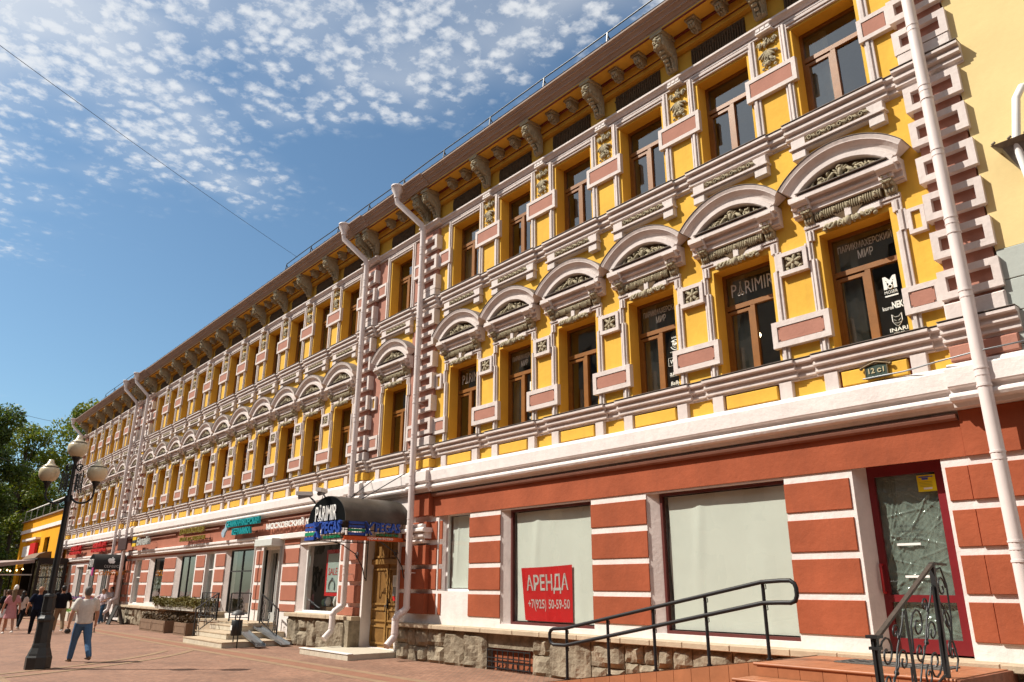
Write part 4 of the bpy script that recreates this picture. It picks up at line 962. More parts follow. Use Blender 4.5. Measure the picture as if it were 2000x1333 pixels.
pegas('travel_sign', (cx-hw-.02, -dp-.03, 2.98), (1, 0, 0), 2*hw, .52, 'blue and green letter sign hanging across the front of the barrel canopy')
S2, sp2 = pegas('travel_sign', (cx+hw, -dp+.06, 3.06), (0, 1, 0), 1.62, .40, 'blue letter sign with orange strip on the side of the barrel canopy')
g = G(); g.box(cx+hw, cx+hw+.03, -dp-.02, -.22, 2.955, 3.06); sp2('orange_strip', g, ORNG)
g = G(); text(g, 'турагентство', (cx+hw+.035, -1.35, 2.97), (0, 1, 0), (0, 0, 1), .80, .075, .006, 0, .01); sp2('lettering', g, PWH)
# security cameras above the canopy
for x, rz, lab in ((-20.2, -.6, 'white security camera left of the barrel canopy top'), (-19.45, .7, 'white security camera right above the barrel canopy top')):
    K = empty('security_camera', (x, -1.95, 4.18), lab, 'camera', rz=rz)
    g = G(); g.tube([(0, -.02, .12), (0, -.40, .03)], .06, 10); put('camera_body', g.mesh('camera_body', GREYM), K)
    g = G(); g.box(-.075, .075, -.46, 0, .085, .19); put('sun_shield', g.mesh('sun_shield', PWH), K)
    g = G(); g.tube([(0, -.1, .06), (.02, .05, -.05), (.05, .12, -.16)], .018, 6); g.tube([(0, -.1, .06), (-.1, .05, -.1), (-.05, .15, -.2)], .01, 6); put('mount', g.mesh('mount', BLACK), K)
# second awning, far bay
AW = mat('black_awning_cloth', (.018, .018, .017), .55, .3, 2, .1, 8, .3)
cx2, hw2, dp2, zb2, rs2_ = -46.95, .75, 1.62, 2.62, .80
C2 = canopy(cx2, hw2, zb2, rs2_, dp2, 'black barrel awning with white fruit mark and lettering over the far door', {'vault': AW, 'front': GLOSSB})
def cp2(nm, g, m): return cpart(nm, g, m, C2)
def wrap(g2, k=1.012):      # flat (y, height) drawing wrapped on the right flank of the vault
    g = G(); o = []
    for x, y, z in g2.v:
        t = min(1.45, z/rs2_*1.05); o.append((cx2+hw2*k*math.cos(t)+.004, y, zb2+rs2_*k*math.sin(t)**.9))
    g.add(o, g2.f); return g
t = G(); text(t, 'СЕРВИС', (0, -1.15, .06), (0, 1, 0), (0, 0, 1), .72, .12, .0, 0, .0); cp2('lettering', wrap(t), PWH)
ap = [(0, .17), (.10, .20), (.19, .15), (.14, .06), (.16, -.04), (.21, -.07), (.15, -.19), (.08, -.23), (0, -.20), (-.08, -.23), (-.16, -.18), (-.22, -.04), (-.22, .08), (-.15, .18), (-.07, .20)]
t = G(); t.add([(0, -.80+a_*.85, .42+b_*.75) for a_, b_ in ap], [tuple(range(len(ap)))]); t.add([(0, -.79, .585), (0, -.73, .60), (0, -.70, .67), (0, -.76, .65)], [(0, 1, 2, 3)]); cp2('fruit_mark', wrap(t, 1.02), PWH)
g = G(); text(g, 'ТАТУ', (cx2-.48, -dp2-.02, zb2+.12), (1, 0, 0), (0, 0, 1), .95, .40, .02, 0, .0); cp2('lettering', g, PWH)
S_ = empty('solarium_sign', (cx2+hw2, -.8, 2.2), 'orange slanted letter sign under the flank of the black barrel awning', 'sign')
g = G(); text(g, 'СОЛЯРИЙ', (cx2+hw2+.03, -1.6, 2.30), (0, 1, 0), (0, 0, 1), 1.6, .27, .05, 0, .02, .25); inst('lettering', g.mesh('lettering', flat('sign_amber', (.80, .28, .006))), S_, 0)
S_ = empty('beauty_sign', (cx2, -dp2, 2.3), 'small pink and white letter sign under the front of the black barrel awning', 'sign')
g = G(); text(g, 'ЭПИ', (cx2-.75, -dp2-.03, 2.34), (1, 0, 0), (0, 0, 1), 1.1, .24, .04, 0, .0); inst('lettering', g.mesh('lettering', PWH), S_, 0)
g = G(); g.box(cx2+.42, cx2+.74, -dp2-.05, -dp2-.01, 2.28, 2.70); inst('sign_board', g.mesh('sign_board', flat('sign_magenta', (.35, .02, .16))), S_, 0)

# ------------------------------------------------------------------ shop signs on the frieze
def letters(name, label, lines, m, y=-.30, depth=.07, rail=True, bold=.02):
    x0 = lines[0][1]; S_ = empty(name, (x0, y, lines[0][2]), label, 'sign')
    for s, x, z, w, h in lines:
        g = G(); text(g, s, (x, y, z), (1, 0, 0), (0, 0, 1), w, h, depth, 0, bold); inst('lettering', g.mesh('lettering', m), S_, 0)
        if rail:
            g = G(); g.bar((x, y+.06, z+h*.3), (x+w, y+.06, z+h*.3), .025); g.bar((x+.2, y+.06, z+h*.3), (x+.2, 0, z+h*.3), .02); g.bar((x+w-.2, y+.06, z+h*.3), (x+w-.2, 0, z+h*.3), .02)
            inst('sign_rail', g.mesh('sign_rail', BLACK), S_, 0)
    return S_
TEAL = flat('sign_teal', (.0, .30, .33)); GOLD = mat('sign_gold', (.30, .22, .015), .35, .1, 5, 0, 1, .5, .3)
letters('jeweller_sign', 'white letter sign beside the barrel canopy on the reddish frieze', [('МОСКОВСКИЙ ЮВЕЛИРНЫЙ', -27.5, 3.78, 6.1, .26)], PWH, -.16, .05, False)
S_ = letters('ceramics_sign', 'turquoise two-line letter sign with a vase mark', [('СЕМИКАРАКОРСКАЯ', -31.05, 4.02, 3.25, .26), ('КЕРАМИКА', -30.35, 3.70, 1.85, .25)], TEAL, -.34, .09)
g = G(); g.prism([(-31.40, 3.66), (-31.25, 3.66), (-31.15, 3.85), (-30.98, 3.95), (-30.92, 4.15), (-31.05, 4.22), (-31.18, 4.18), (-31.22, 4.02), (-31.45, 3.95), (-31.55, 3.82)], -.36, -.30)
inst('vase_mark', g.mesh('vase_mark', mat('blue_white_ceramic', (.62, .66, .68), .3, .5, 14, 0, 1, .5, col2=(.30, .45, .60))), S_, 0)
letters('chocolate_sign', 'gold two-line letter sign left of the turquoise one', [('ДОМ ШОКОЛАДА', -36.85, 3.98, 3.15, .27), ('КОФЕ & СЭНДВИЧИ', -36.7, 3.66, 3.2, .22)], GOLD, -.34, .06, True, .0)
S_ = letters('phone_shop_sign', 'grey letter sign with yellow and black striped disc', [('Билайн', -43.4, 3.76, 2.2, .42)], flat('sign_pale', (.42, .43, .40)), -.40, .08, True, .03)
for k in range(3):
    g = G(); g.box(-44.15, -43.55, -.46, -.36, 3.74+.16*k, 3.90+.16*k); inst('stripe', g.mesh('stripe', flat('sign_yellow', (.70, .45, .005)) if k != 1 else BLACK), S_, 0)
RED2 = flat('sign_bright_red', (.50, .006, .006))
letters('red_sign', 'red two-line letter sign nearest to the street lamp, left of its twin', [('НОВЫЙ АРТ', -59.6, 3.98, 3.0, .34), ('СУВЕНИРЫ', -59.8, 3.72, 3.2, .20)], RED2, -.32, .07, True, .04)
letters('red_sign', 'red two-line letter sign above the black drop awning', [('НОВЫЙ АРТ', -53.4, 3.98, 3.2, .34), ('СУВЕНИРЫ', -53.7, 3.70, 3.4, .21)], RED2, -.32, .07, True, .04)
S_ = empty('blank_sign', (-46.0, -.3, 3.7), 'dark brown square sign panel between the far downpipes', 'sign')
g = G(); g.cbox(-46.85, -45.15, -.42, -.50, 3.62, 4.26, .02); inst('panel', g.mesh('panel', mat('brown_sign', (.045, .018, .015), .6, .15, 4)), S_, 0)
g = G(); g.tube([(-46.8, -.45, 3.7), (-47.5, -.6, 3.5), (-48.2, -.2, 3.3)], .012, 5); inst('cable', g.mesh('cable', BLACK), S_, 0)
# house number plate
S_ = empty('house_number_plate', (-4.83, -.09, 4.9), 'green plaque with curved top and scrolls reading a house number', 'plaque')
g = G(); g.cbox(-5.0, -4.66, -.075, -.115, 4.915, 5.13, .008); inst('plate', g.mesh('plate', mat('verdigris_plate', (.035, .06, .045), .5, .2, 8)), S_, 0)
g = G(); g.tube([(-5.05, -.12, 5.10), (-4.98, -.12, 5.125), (-4.83, -.13, 5.165), (-4.68, -.12, 5.125), (-4.61, -.12, 5.10)], .017, 6)
for sx in (-1, 1): g.blob((-4.83+sx*.225, -.12, 5.095), (.03, .025, .03))
for a, b in (((-5.0, 4.915), (-4.66, 4.915)), ((-5.0, 4.915), (-5.0, 5.12)), ((-4.66, 4.915), (-4.66, 5.12))): g.bar((a[0], -.115, a[1]), (b[0], -.115, b[1]), .016)
BRONZ = mat('aged_bronze', (.13, .085, .035), .5, .3, 8, .1, 30, .5, .3)
inst('scroll_frame', g.mesh('scroll_frame', BRONZ), S_, 0)
g = G(); text(g, '12 с1', (-4.95, -.122, 4.99), (1, 0, 0), (0, 0, 1), .24, .085, .006, 0, .015); inst('lettering', g.mesh('lettering', flat('plate_cream', (.5, .42, .25))), S_, 0)
# rent banner hung in the show window
S_ = empty('rent_banner', (-12.75, .24, 1.1), 'red rent banner with white phone number hung in the left show window', 'banner')
def bannerpt(a, b):     # a,b in 0..1
    xl = -13.58+.14*(1-b); xr = -11.92+.0*b
    return Vector((xl+(xr-xl)*a, .195-.006*math.sin(a*9)-.012*math.exp(-((a-.48)/.02)**2), 1.10+(1.12+.05*a)*b-.01*math.sin(a*3)))
g = G(); n = 40; P_ = [bannerpt(i/n, j/8) for j in range(9) for i in range(n+1)]
g.add(P_, [(j*(n+1)+i, j*(n+1)+i+1, (j+1)*(n+1)+i+1, (j+1)*(n+1)+i) for j in range(8) for i in range(n)], 0, True); inst('banner_cloth', g.mesh('banner_cloth', REDB), S_, 0)
def bannertext(s, a0, a1, b0, b1, bold):
    t = G(); text(t, s, (0, 0, 0), (1, 0, 0), (0, 0, 1), 1, 1, .0, 0, bold)
    g = G(); g.add([bannerpt(a0+(a1-a0)*v[0], b0+(b1-b0)*v[2])+Vector((0, -.006, 0)) for v in t.v], t.f); inst('lettering', g.mesh('lettering', PWH), S_, 0)
bannertext('АРЕНДА', .09, .93, .50, .86, .018); bannertext('+7(925) 50-59-50', .10, .95, .18, .40, .014)
# sale poster in the jeweller's window
S_ = empty('sale_poster', (-23.1, .42, 1.55), 'red framed sale poster with ring picture in the jeweller window', 'poster')
g = G(); g.box(-23.72, -22.72, .44, .46, 1.5, 2.95); inst('red_board', g.mesh('red_board', REDB), S_, 0)
g = G(); g.box(-23.58, -22.80, .425, .438, 1.62, 2.82); inst('sheet', g.mesh('sheet', flat('poster_pale', (.42, .50, .47))), S_, 0)
g = G(); text(g, 'SALE', (-23.50, .418, 2.15), (1, 0, 0), (0, 0, 1), .62, .22, .004, 0, -.01); inst('lettering', g.mesh('lettering', REDB), S_, 0)
g = G(); g.tube([(-23.19+.2*math.cos(a), .42, 1.80+.2*math.sin(a)) for a in [R(-30)+R(240)*i/12 for i in range(13)]], .025, 6); g.blob((-23.19, .41, 2.02), (.07, .02, .06)); inst('ring_picture', g.mesh('ring_picture', flat('print_slate', (.08, .10, .11))), S_, 0)
S_ = empty('open_sign', (-40.9, .2, 2.2), 'orange curved letters on the second show window from the far bay', 'lettering')
g = G(); text(g, 'ЭСО', (-41.4, .2, 2.25), (1, 0, 0), (0, 0, 1), 1.1, .28, .01, 0, .0); inst('lettering', g.mesh('lettering', flat('sign_amber', (.6, .2, .01))), S_, 0)

# ------------------------------------------------------------------ steps, ramps and railings
def slabs(parent, name, x0, x1, y0, y1, z0, z1, m, nx=1, lip=.02):
    w = (x1-x0)/nx
    for i in range(nx):
        g = G(); g.box(x0+i*w+.002, x0+(i+1)*w-.002, y0, y1, z0, z1); inst(name, g.mesh(name, m), parent, 0)
D_ = empty('door_platform', (-19.65, -.9, zg(-19.6)), 'low cream-tiled platform step below the wooden double door', 'step')
g = G(); g.box(-21.0, -18.25, -1.55, .3, -.05, .155); inst('platform_core', g.mesh('platform_core', CREAM), D_, 0)
for i in range(9): g = G(); x = -21.0+i*2.75/9; g.box(x+.004, x+2.75/9-.004, -1.562, -1.55, .01, .13); inst('tile', g.mesh('tile', CREAM), D_, 0)
g = G(); g.box(-21.02, -18.23, -1.58, -1.42, .155, .175); inst('nosing', g.mesh('nosing', PWH), D_, 0)
E_ = empty('entrance_steps', (-26.5, -1.2, zg(-26)), 'three-tier cream-tiled entrance steps in front of the ceramics shop', 'steps')
for k, (a, b, c, d, z0, z1) in enumerate(((-27.9, -24.35, -2.5, .0, -.06, .16), (-28.4, -25.5, -1.95, .0, .16, .34), (-28.9, -26.3, -1.30, .0, .34, .52), (-31.3, -26.32, -.95, .1, .52, .60))):
    g = G(); g.box(a, b, c, d, z0, z1-.03); inst('riser', g.mesh('riser', CREAM), E_, 0)
    for i in range(6): w = (b-a)/6; g = G(); g.box(a+i*w+.004, a+(i+1)*w-.004, c-.012, c, z0+.01, z1-.035); inst('tile', g.mesh('tile', CREAM), E_, 0)
    g = G(); g.box(a-.02, b+.02, c-.025, d, z1-.03, z1); inst('tread', g.mesh('tread', LEDGE), E_, 0)
g = G(); g.box(-31.3, -28.92, -.93, .1, -.2, .52); inst('base_wall', g.mesh('base_wall', LEDGE), E_, 0)
for i, (a, b) in enumerate((((-26.9, -.62, .53), (-23.75, -.72, .03)), ((-25.35, -1.45, .36), (-23.5, -1.62, .03)))):
    Rm = empty('pram_ramp', ((a[0]+b[0])/2, a[1], .1), 'grey metal pram ramp on the entrance steps, %s' % ('the longer one by the wall' if i == 0 else 'the shorter one beside the litter bin'), 'ramp')
    av, bv = Vector(a), Vector(b); dv = (bv-av); sd_ = Vector((0, .14, 0)); upv = Vector((.16, 0, 1)).normalized()
    g = G(); g.obox((av+bv)/2+upv*.02, dv/2, sd_, upv*.012); inst('channel', g.mesh('channel', GREYM), Rm, 0)
    for s in (-1, 1): g = G(); g.obox((av+bv)/2+upv*.05+sd_*s, dv/2, Vector((0, .008, 0)), upv*.035); inst('flange', g.mesh('flange', GREYM), Rm, 0)
def fancy(Pa, Pb, za, zb, h, name, label, lowpost=True):
    """iron balustrade panel of rings and diamonds between two posts"""
    Pa, Pb = Vector(Pa), Vector(Pb); Rl = empty(name, tuple(Pa), label, 'railing')
    U = (Pb-Pa); Ln = U.length; n = max(1, round(Ln/.45))
    for p in (Pa, Pb): g = G(); g.bar(p, p+Vector((0, 0, h)), .04); inst('post', g.mesh('post', BLACK), Rl, 0)
    g = G(); g.bar(Pa+Vector((0, 0, h)), Pb+Vector((0, 0, h)), .045, .03); inst('handrail', g.mesh('handrail', BLACK), Rl, 0)
    g = G(); g.bar(Pa+Vector((0, 0, .12)), Pb+Vector((0, 0, .12)), .025); inst('bottom_rail', g.mesh('bottom_rail', BLACK), Rl, 0)
    Uh = Vector((U.x, U.y, 0)).normalized()
    for i in range(n):
        c = Pa+U*((i+.5)/n); g = G()
        for k, zz in enumerate((.22, .50, .78)):
            o = c+Vector((0, 0, zz*h/1.0)); r = .085
            g.tube([o+Uh*(r*math.cos(a))+Vector((0, 0, r*math.sin(a))) for a in [j*.5236 for j in range(13)]], .009, 5)
            if k < 2:
                q = c+Vector((0, 0, (zz+.14)*h))
                for t in (0, 1.5708, 3.1416, 4.7124): g.bar(q+Uh*(.06*math.cos(t))+Vector((0, 0, .06*math.sin(t))), q+Uh*(.06*math.cos(t+1.5708))+Vector((0, 0, .06*math.sin(t+1.5708))), .012)
        for s in (-1, 1): g.bar(c+Uh*(.05*s)+Vector((0, 0, .12)), c+Uh*(.05*s)+Vector((0, 0, h)), .010)
        inst('ring_panel', g.mesh('ring_panel', BLACK), Rl, 0)
fancy((-28.2, -2.1, .1), (-29.1, -1.05, .60), 0, 0, .95, 'stair_railing', 'black iron ring railing sloping down the left side of the cream steps')
fancy((-31.2, -.92, .60), (-29.1, -1.04, .60), 0, 0, .95, 'stair_railing', 'black iron ring railing along the landing before the ceramics shop')
fancy((-28.1, -.95, .60), (-27.95, -.3, .60), 0, 0, .95, 'stair_railing', 'short black iron ring railing between ceramics shop and white door')
fancy((-26.35, -.55, .58), (-24.9, -.55, .12), 0, 0, .95, 'stair_railing', 'short black iron railing right of the white glazed door')
# litter bin
K = empty('litter_bin', (-24.25, -2.15, zg(-24)), 'black steel litter bin with domed lid in front of the cream steps', 'bin')
g = G(); g.lathe([(.155, .36), (.165, .37), (.165, .80), (.155, .81)], (0, 0, 0), 16); put('drum', g.mesh('drum', BLACK), K)
g = G(); g.lathe([(.20, .95), (.19, .99), (.13, 1.06), (.03, 1.10)], (0, 0, 0), 16); put('lid', g.mesh('lid', mat('dull_steel', (.10, .10, .10), .5, .3, 9)), K)
for sx in (-1, 1): g = G(); g.bar((sx*.17, 0, 0), (sx*.17, 0, .97), .03); put('leg', g.mesh('leg', BLACK), K)
g = G(); g.box(-.06, .06, -.172, -.165, .52, .66); put('label_plate', g.mesh('label_plate', PWH), K)
# planters
LEAF1 = mat('olive_leaves', (.10, .085, .018), .6, .5, 9, 0, 1, .3, col2=(.26, .21, .035)); LEAF2 = mat('russet_leaves', (.07, .03, .02), .6, .5, 9, 0, 1, .3, col2=(.14, .08, .02))
PLNT = mat('brown_concrete', (.20, .125, .08), .85, .2, 4, .4, 30)
def shrub(g, x0, x1, y0, y1, z0, z1, n, size, seed, top=0.):
    r = random.Random(seed); vs = []; fs = []
    for i in range(n):
        a, b, c = r.random(), r.random(), r.random()**.7
        p = Vector((x0+(x1-x0)*a, y0+(y1-y0)*b, z0+(z1-z0)*c*(.75+.25*math.sin(a*9+seed)*math.cos(a*23)**2)))
        d = Vector((r.gauss(0, 1), r.gauss(0, 1)-.4, r.gauss(0, 1)+.5)).normalized(); e = d.orthogonal().normalized(); e.rotate(Matrix.Rotation(r.random()*6.28, 3, d)); f = d.cross(e)
        L_ = size*(.6+.8*r.random()); o = len(vs)
        vs += [p-e*L_, p+f*L_*.4, p+e*L_+d*L_*.2, p-f*L_*.4]; fs.append((o, o+1, o+2, o+3))
    g.add(vs, fs)
def planter(x0, x1, y0, y1, z0, h, label, seed, m, panels):
    K = empty('planter', ((x0+x1)/2, (y0+y1)/2, z0), label, 'planter')
    g = G(); t = .06
    for a in ((x0, x1, y0, y0+t), (x0, x1, y1-t, y1), (x0, x0+t, y0+t, y1-t), (x1-t, x1, y0+t, y1-t)): g.box(*a, z0, z0+h)
    g.box(x0+t, x1-t, y0+t, y1-t, z0+.03, z0+h-.08); inst('box', g.mesh('box', PLNT), K, 0)
    w = (x1-x0)/panels
    for i in range(panels): g = G(); g.frame(x0+i*w+.06, x0+(i+1)*w-.06, z0+.08, z0+h-.08, y0+.002, y0-.015, .05, y0-.004); inst('panel', g.mesh('panel', PLNT), K, 0)
    g = G(); shrub(g, x0+.05, x1-.05, y0+.05, y1-.05, z0+h-.1, z0+h+.28, int(700*(x1-x0)), .055, seed); o = inst('plants', g.mesh('plants', m), K, 0)
planter(-37.4, -33.95, -1.35, -.75, zg(-36), .48, 'long brown concrete planter with reddish plants below the hedge box', 2, LEAF2, 2)
planter(-32.9, -31.5, -1.3, -.7, zg(-32), .46, 'short brown concrete planter next to the cream steps', 5, LEAF2, 1)
K = empty('hedge_box', (-36, -.3, .83), 'olive clipped hedge in a trough on the plinth ledge below two shop windows', 'hedge')
g = G(); g.box(-38.4, -33.1, -.55, -.05, .80, 1.0); inst('trough', g.mesh('trough', mat('white_trough', (.55, .5, .43), .7)), K, 0)
g = G(); shrub(g, -38.5, -33.0, -.68, .0, .92, 1.36, 6500, .05, 8); inst('foliage', g.mesh('foliage', LEAF1), K, 0)
K = empty('hedge_box', (-32.4, -.3, .83), 'small olive shrub in a trough beside the iron stair railing', 'hedge')
g = G(); g.box(-33.0, -31.9, -.55, -.05, .80, 1.0); inst('trough', g.mesh('trough', mat('white_trough', (.55, .5, .43), .7)), K, 0)
g = G(); shrub(g, -33.0, -31.8, -.65, .0, .92, 1.32, 1500, .05, 12); inst('foliage', g.mesh('foliage', LEAF1), K, 0)
# --- the tiled ramp, platform and steps at the right
T_ = empty('tiled_ramp', (-8.8, -.9, 0), 'orange clay-tiled wheelchair ramp along the stone plinth', 'ramp')
g = G(); xa, xb = -11.6, -6.25; za, zb = zg(xa)+.02, .85
g.add([(xa, -1.62, zg(xa)-.1), (xb, -1.62, -.1), (xb, -1.62, zb), (xa, -1.62, za), (xa, -.1, zg(xa)-.1), (xb, -.1, -.1), (xb, -.1, zb), (xa, -.1, za)], [(0, 1, 2, 3), (3, 2, 6, 7), (1, 5, 6, 2)])
inst('ramp_core', g.mesh('ramp_core', MORT), T_, 0)
nn = 16; w = (xb-xa)/nn
for i in range(nn):
    x = xa+i*w; zt0 = za+(zb-za)*i/nn; zt1 = za+(zb-za)*(i+1)/nn
    g = G(); g.add([(x+.004, -1.632, zg(x)), (x+w-.004, -1.632, zg(x)), (x+w-.004, -1.632, zt1-.004), (x+.004, -1.632, zt0-.004), (x+.004, -1.62, zg(x)), (x+w-.004, -1.62, zg(x)), (x+w-.004, -1.62, zt1-.004), (x+.004, -1.62, zt0-.004)], [(0, 1, 2, 3), (3, 2, 6, 7), (0, 3, 7, 4), (1, 5, 6, 2)])
    inst('tile', g.mesh('tile', TILE), T_, 0)
    for j in range(4):
        g = G(); y0 = -1.63+j*.38; g.add([(x+.004, y0+.004, zt0+.004), (x+w-.004, y0+.004, zt1+.004), (x+w-.004, y0+.376, zt1+.004), (x+.004, y0+.376, zt0+.004)], [(0, 1, 2, 3)]); inst('tile', g.mesh('tile', TILE), T_, 0)
F_ = empty('tiled_steps', (-5, -1.6, 0), 'orange clay-tiled platform and steps before the maroon door', 'steps')
for k, (x0, x1, y0, y1, zt) in enumerate(((-6.24, -3.70, -2.02, .1, .85), (-6.30, -3.70, -2.46, -2.02, .68), (-6.36, -3.70, -2.90, -2.46, .51), (-6.42, -3.70, -3.34, -2.90, .34), (-6.48, -3.70, -3.78, -3.34, .17))):
    g = G(); g.box(x0+.03, x1-.01, y0+.03, y1, -.1, zt-.03); inst('step_core', g.mesh('step_core', MORT), F_, 0)
    nx = 8; w = (x1-x0-.04)/nx
    for i in range(nx):
        g = G(); g.box(x0+.03+i*w+.003, x0+.03+(i+1)*w-.003, y0+.018, y0+.03, zt-.17, zt-.035); inst('tile', g.mesh('tile', TILE), F_, 0)
        for j in range(max(1, round((y1-y0)/.42))):
            h_ = (y1-y0-.06)/max(1, round((y1-y0)/.42)); g = G(); yy = y0+.06+j*h_; g.box(x0+.03+i*w+.003, x0+.03+(i+1)*w-.003, yy+.003, yy+h_-.003, zt-.03, zt); inst('tile', g.mesh('tile', TILE), F_, 0)
    g = G(); g.tube([(x0-.01, y0+.02, zt-.018), (x1, y0+.02, zt-.018)], .022, 8); inst('nosing', g.mesh('nosing', TILE), F_, 0)
g = G(); g.box(-3.70, -3.66, -2.0, -.05, .1, .84); inst('side_facing', g.mesh('side_facing', mat('broken_facing', (.26, .10, .055), .7, .4, 5, .5, 12)), F_, 0)
K = empty('door_mat', (-4.9, -.9, .855), 'grey ribbed door mat before the maroon door', 'mat')
g = G(); g.box(-5.55, -4.15, -1.15, -.62, .852, .866); inst('mat_body', g.mesh('mat_body', mat('grey_mat', (.13, .125, .115), .9, .3, 20, .5, 60)), K, 0)
for i in range(13): g = G(); x = -5.5+i*.105; g.box(x, x+.05, -1.13, -.64, .866, .872); inst('rib', g.mesh('rib', MATS['grey_mat']), K, 0)
# handrail of the ramp
HR = mat('dark_grey_rail_paint', (.014, .013, .015), .45, .2, 6, .05, 30, .3)
K = empty('ramp_handrail', (-8.4, -1.55, 0), 'dark grey double tube handrail rising along the tiled ramp', 'handrail')
px = [-10.37, -9.36, -8.35, -7.32, -6.30]; yh = -1.52
def rz_(x): return za+(zb-za)*(x-xa)/(xb-xa)
for i, x in enumerate(px): g = G(); g.tube([(x, yh, rz_(x)-.02), (x, yh, 1.105+(1.90-1.105)*(x+10.37)/4.07)], .026, 10); g.tube([(x, yh, rz_(x)+.0), (x, yh, rz_(x)+.025)], .045, 10); inst('post', g.mesh('post', HR), K, 0)
zt = lambda x: 1.10+(1.89-1.10)*(x+10.37)/4.07
g = G()
loop = [(-10.37, zt(-10.37)), (-10.68, zt(-10.37)-.02), (-10.75, zt(-10.37)-.05), (-10.78, zt(-10.37)-.10), (-10.78, zt(-10.37)-.20), (-10.75, zt(-10.37)-.26), (-10.68, zt(-10.37)-.29), (-10.37, zt(-10.37)-.285)]
rp_ = [(-6.30, zt(-6.30)), (-5.98, zt(-6.3)+.02), (-5.84, zt(-6.3)+.02), (-5.78, zt(-6.3)-.02), (-5.76, zt(-6.3)-.08), (-5.76, zt(-6.3)-.18), (-5.79, zt(-6.3)-.25), (-5.86, zt(-6.3)-.275), (-6.0, zt(-6.3)-.275), (-6.30, zt(-6.3)-.285)]
ring = [(x, z) for x, z in loop]+[(x, zt(x)-.285) for x in px[1:-1]]+[(x, z) for x, z in rp_[::-1]]+[(x, zt(x)) for x in px[1:-1][::-1]]+[loop[0]]
g.tube([(x, yh-.035, z) for x, z in ring], .031, 10); inst('rail_loop', g.mesh('rail_loop', HR), K, 0)
for x in px:
    for dz in (0, -.285): g = G(); g.tube([(x+.045, yh, zt(x)+dz-.03), (x+.05, yh, zt(x)+dz-.09), (x+.01, yh, zt(x)+dz-.10)], .007, 5); inst('bracket', g.mesh('bracket', HR), K, 0)
# wrought-iron stair railing
K = empty('wrought_railing', (-3.85, -2.6, .1), 'wrought-iron scroll railing with worn grey handrail on the tiled steps', 'railing')
Xr = -3.82; pa, pb = Vector((Xr, -3.55, .34)), Vector((Xr, -1.90, .85))
ta, tb = Vector((Xr, -3.55, 1.34)), Vector((Xr, -1.83, 2.10))
g = G(); g.bar(pa-Vector((0, 0, .2)), ta+Vector((0, 0, .02)), .06); g.box(Xr-.06, Xr+.06, -3.62, -3.48, 1.33, 1.36); g.box(Xr-.05, Xr+.05, -3.60, -3.50, 1.22, 1.25); inst('newel', g.mesh('newel', BLACK), K, 0)
g = G(); g.bar(pb, tb, .055); inst('newel', g.mesh('newel', BLACK), K, 0)
g = G(); g.bar(ta+Vector((0, .02, -.02)), tb+Vector((0, .02, .0)), .05, .03); inst('handrail', g.mesh('handrail', RUSTY), K, 0)
g = G(); g.bar(tb, Vector((Xr, -1.45, 2.09)), .05, .025); inst('handrail', g.mesh('handrail', RUSTY), K, 0)
def scroll(pts): 
    g = G(); g.tube(pts, .011, 6); inst('scroll', g.mesh('scroll', BLACK), K, 0)
def sp_(y, z): # panel coords -> world, z measured above the stair slope
    base = pa.z+(pb.z-pa.z)*(y-pa.y)/(pb.y-pa.y); return Vector((Xr, y, base+z))
def spiral(cy, cz, r, a0, turns, d=1):
    return [sp_(cy+d*r*(1-.8*k/14)*math.cos(a0+turns*6.28*k/14), cz+r*(1-.8*k/14)*math.sin(a0+turns*6.28*k/14)) for k in range(15)]
for c in (-3.16, -2.32):
    for d in (-1, 1):
        for k in (.40, .43):
            g = G(); g.bar(sp_(c+d*k, .02), sp_(c+d*k, 1.0), .013); inst('baluster', g.mesh('baluster', BLACK), K, 0)
    scroll([sp_(c+.36, 1.0), sp_(c+.30, .9), sp_(c+.10, .72), sp_(c-.02, .52), sp_(c-.20, .36), sp_(c-.33, .2), sp_(c-.36, .04)])
    scroll([sp_(c-.36, .55), sp_(c-.33, .8)]+spiral(c-.16, .76, .17, R(150), -1.25)); scroll([sp_(c+.36, .45), sp_(c+.33, .2)]+spiral(c+.16, .26, .17, R(-30), -1.25))
    scroll([sp_(c, .52)]+spiral(c+.20, .56, .13, R(180), -1.2)); scroll([sp_(c-.02, .5)]+spiral(c-.20, .50, .12, R(0), -1.2))
    scroll(spiral(c-.05, .20, .11, R(90), 1.2)); scroll(spiral(c+.10, .88, .09, R(-60), 1.2))
    g = G(); g.blob(sp_(c, .52), (.028, .028, .028)); inst('collar', g.mesh('collar', BLACK), K, 0)
g = G(); g.bar(sp_(-3.5, .05), sp_(-1.95, .05), .02); inst('bottom_rail', g.mesh('bottom_rail', BLACK), K, 0)
def q_(y, z): return Vector((Xr, y, z))
for cz, d in ((1.82, 1), (1.45, -1), (1.12, 1)):
    scroll([q_(-1.66+d*.12*(1-.75*k/12)*math.cos(k*.6), cz+.14*(1-.75*k/12)*math.sin(k*.6)) for k in range(13)])
scroll([q_(-1.80, 2.02), q_(-1.6, 2.05), q_(-1.5, 1.85), q_(-1.52, 1.5), q_(-1.60, 1.25), q_(-1.52, 1.02), q_(-1.62, .90)]); scroll([q_(-1.82, 1.7), q_(-1.7, 1.6), q_(-1.62, 1.3), q_(-1.72, 1.05)])

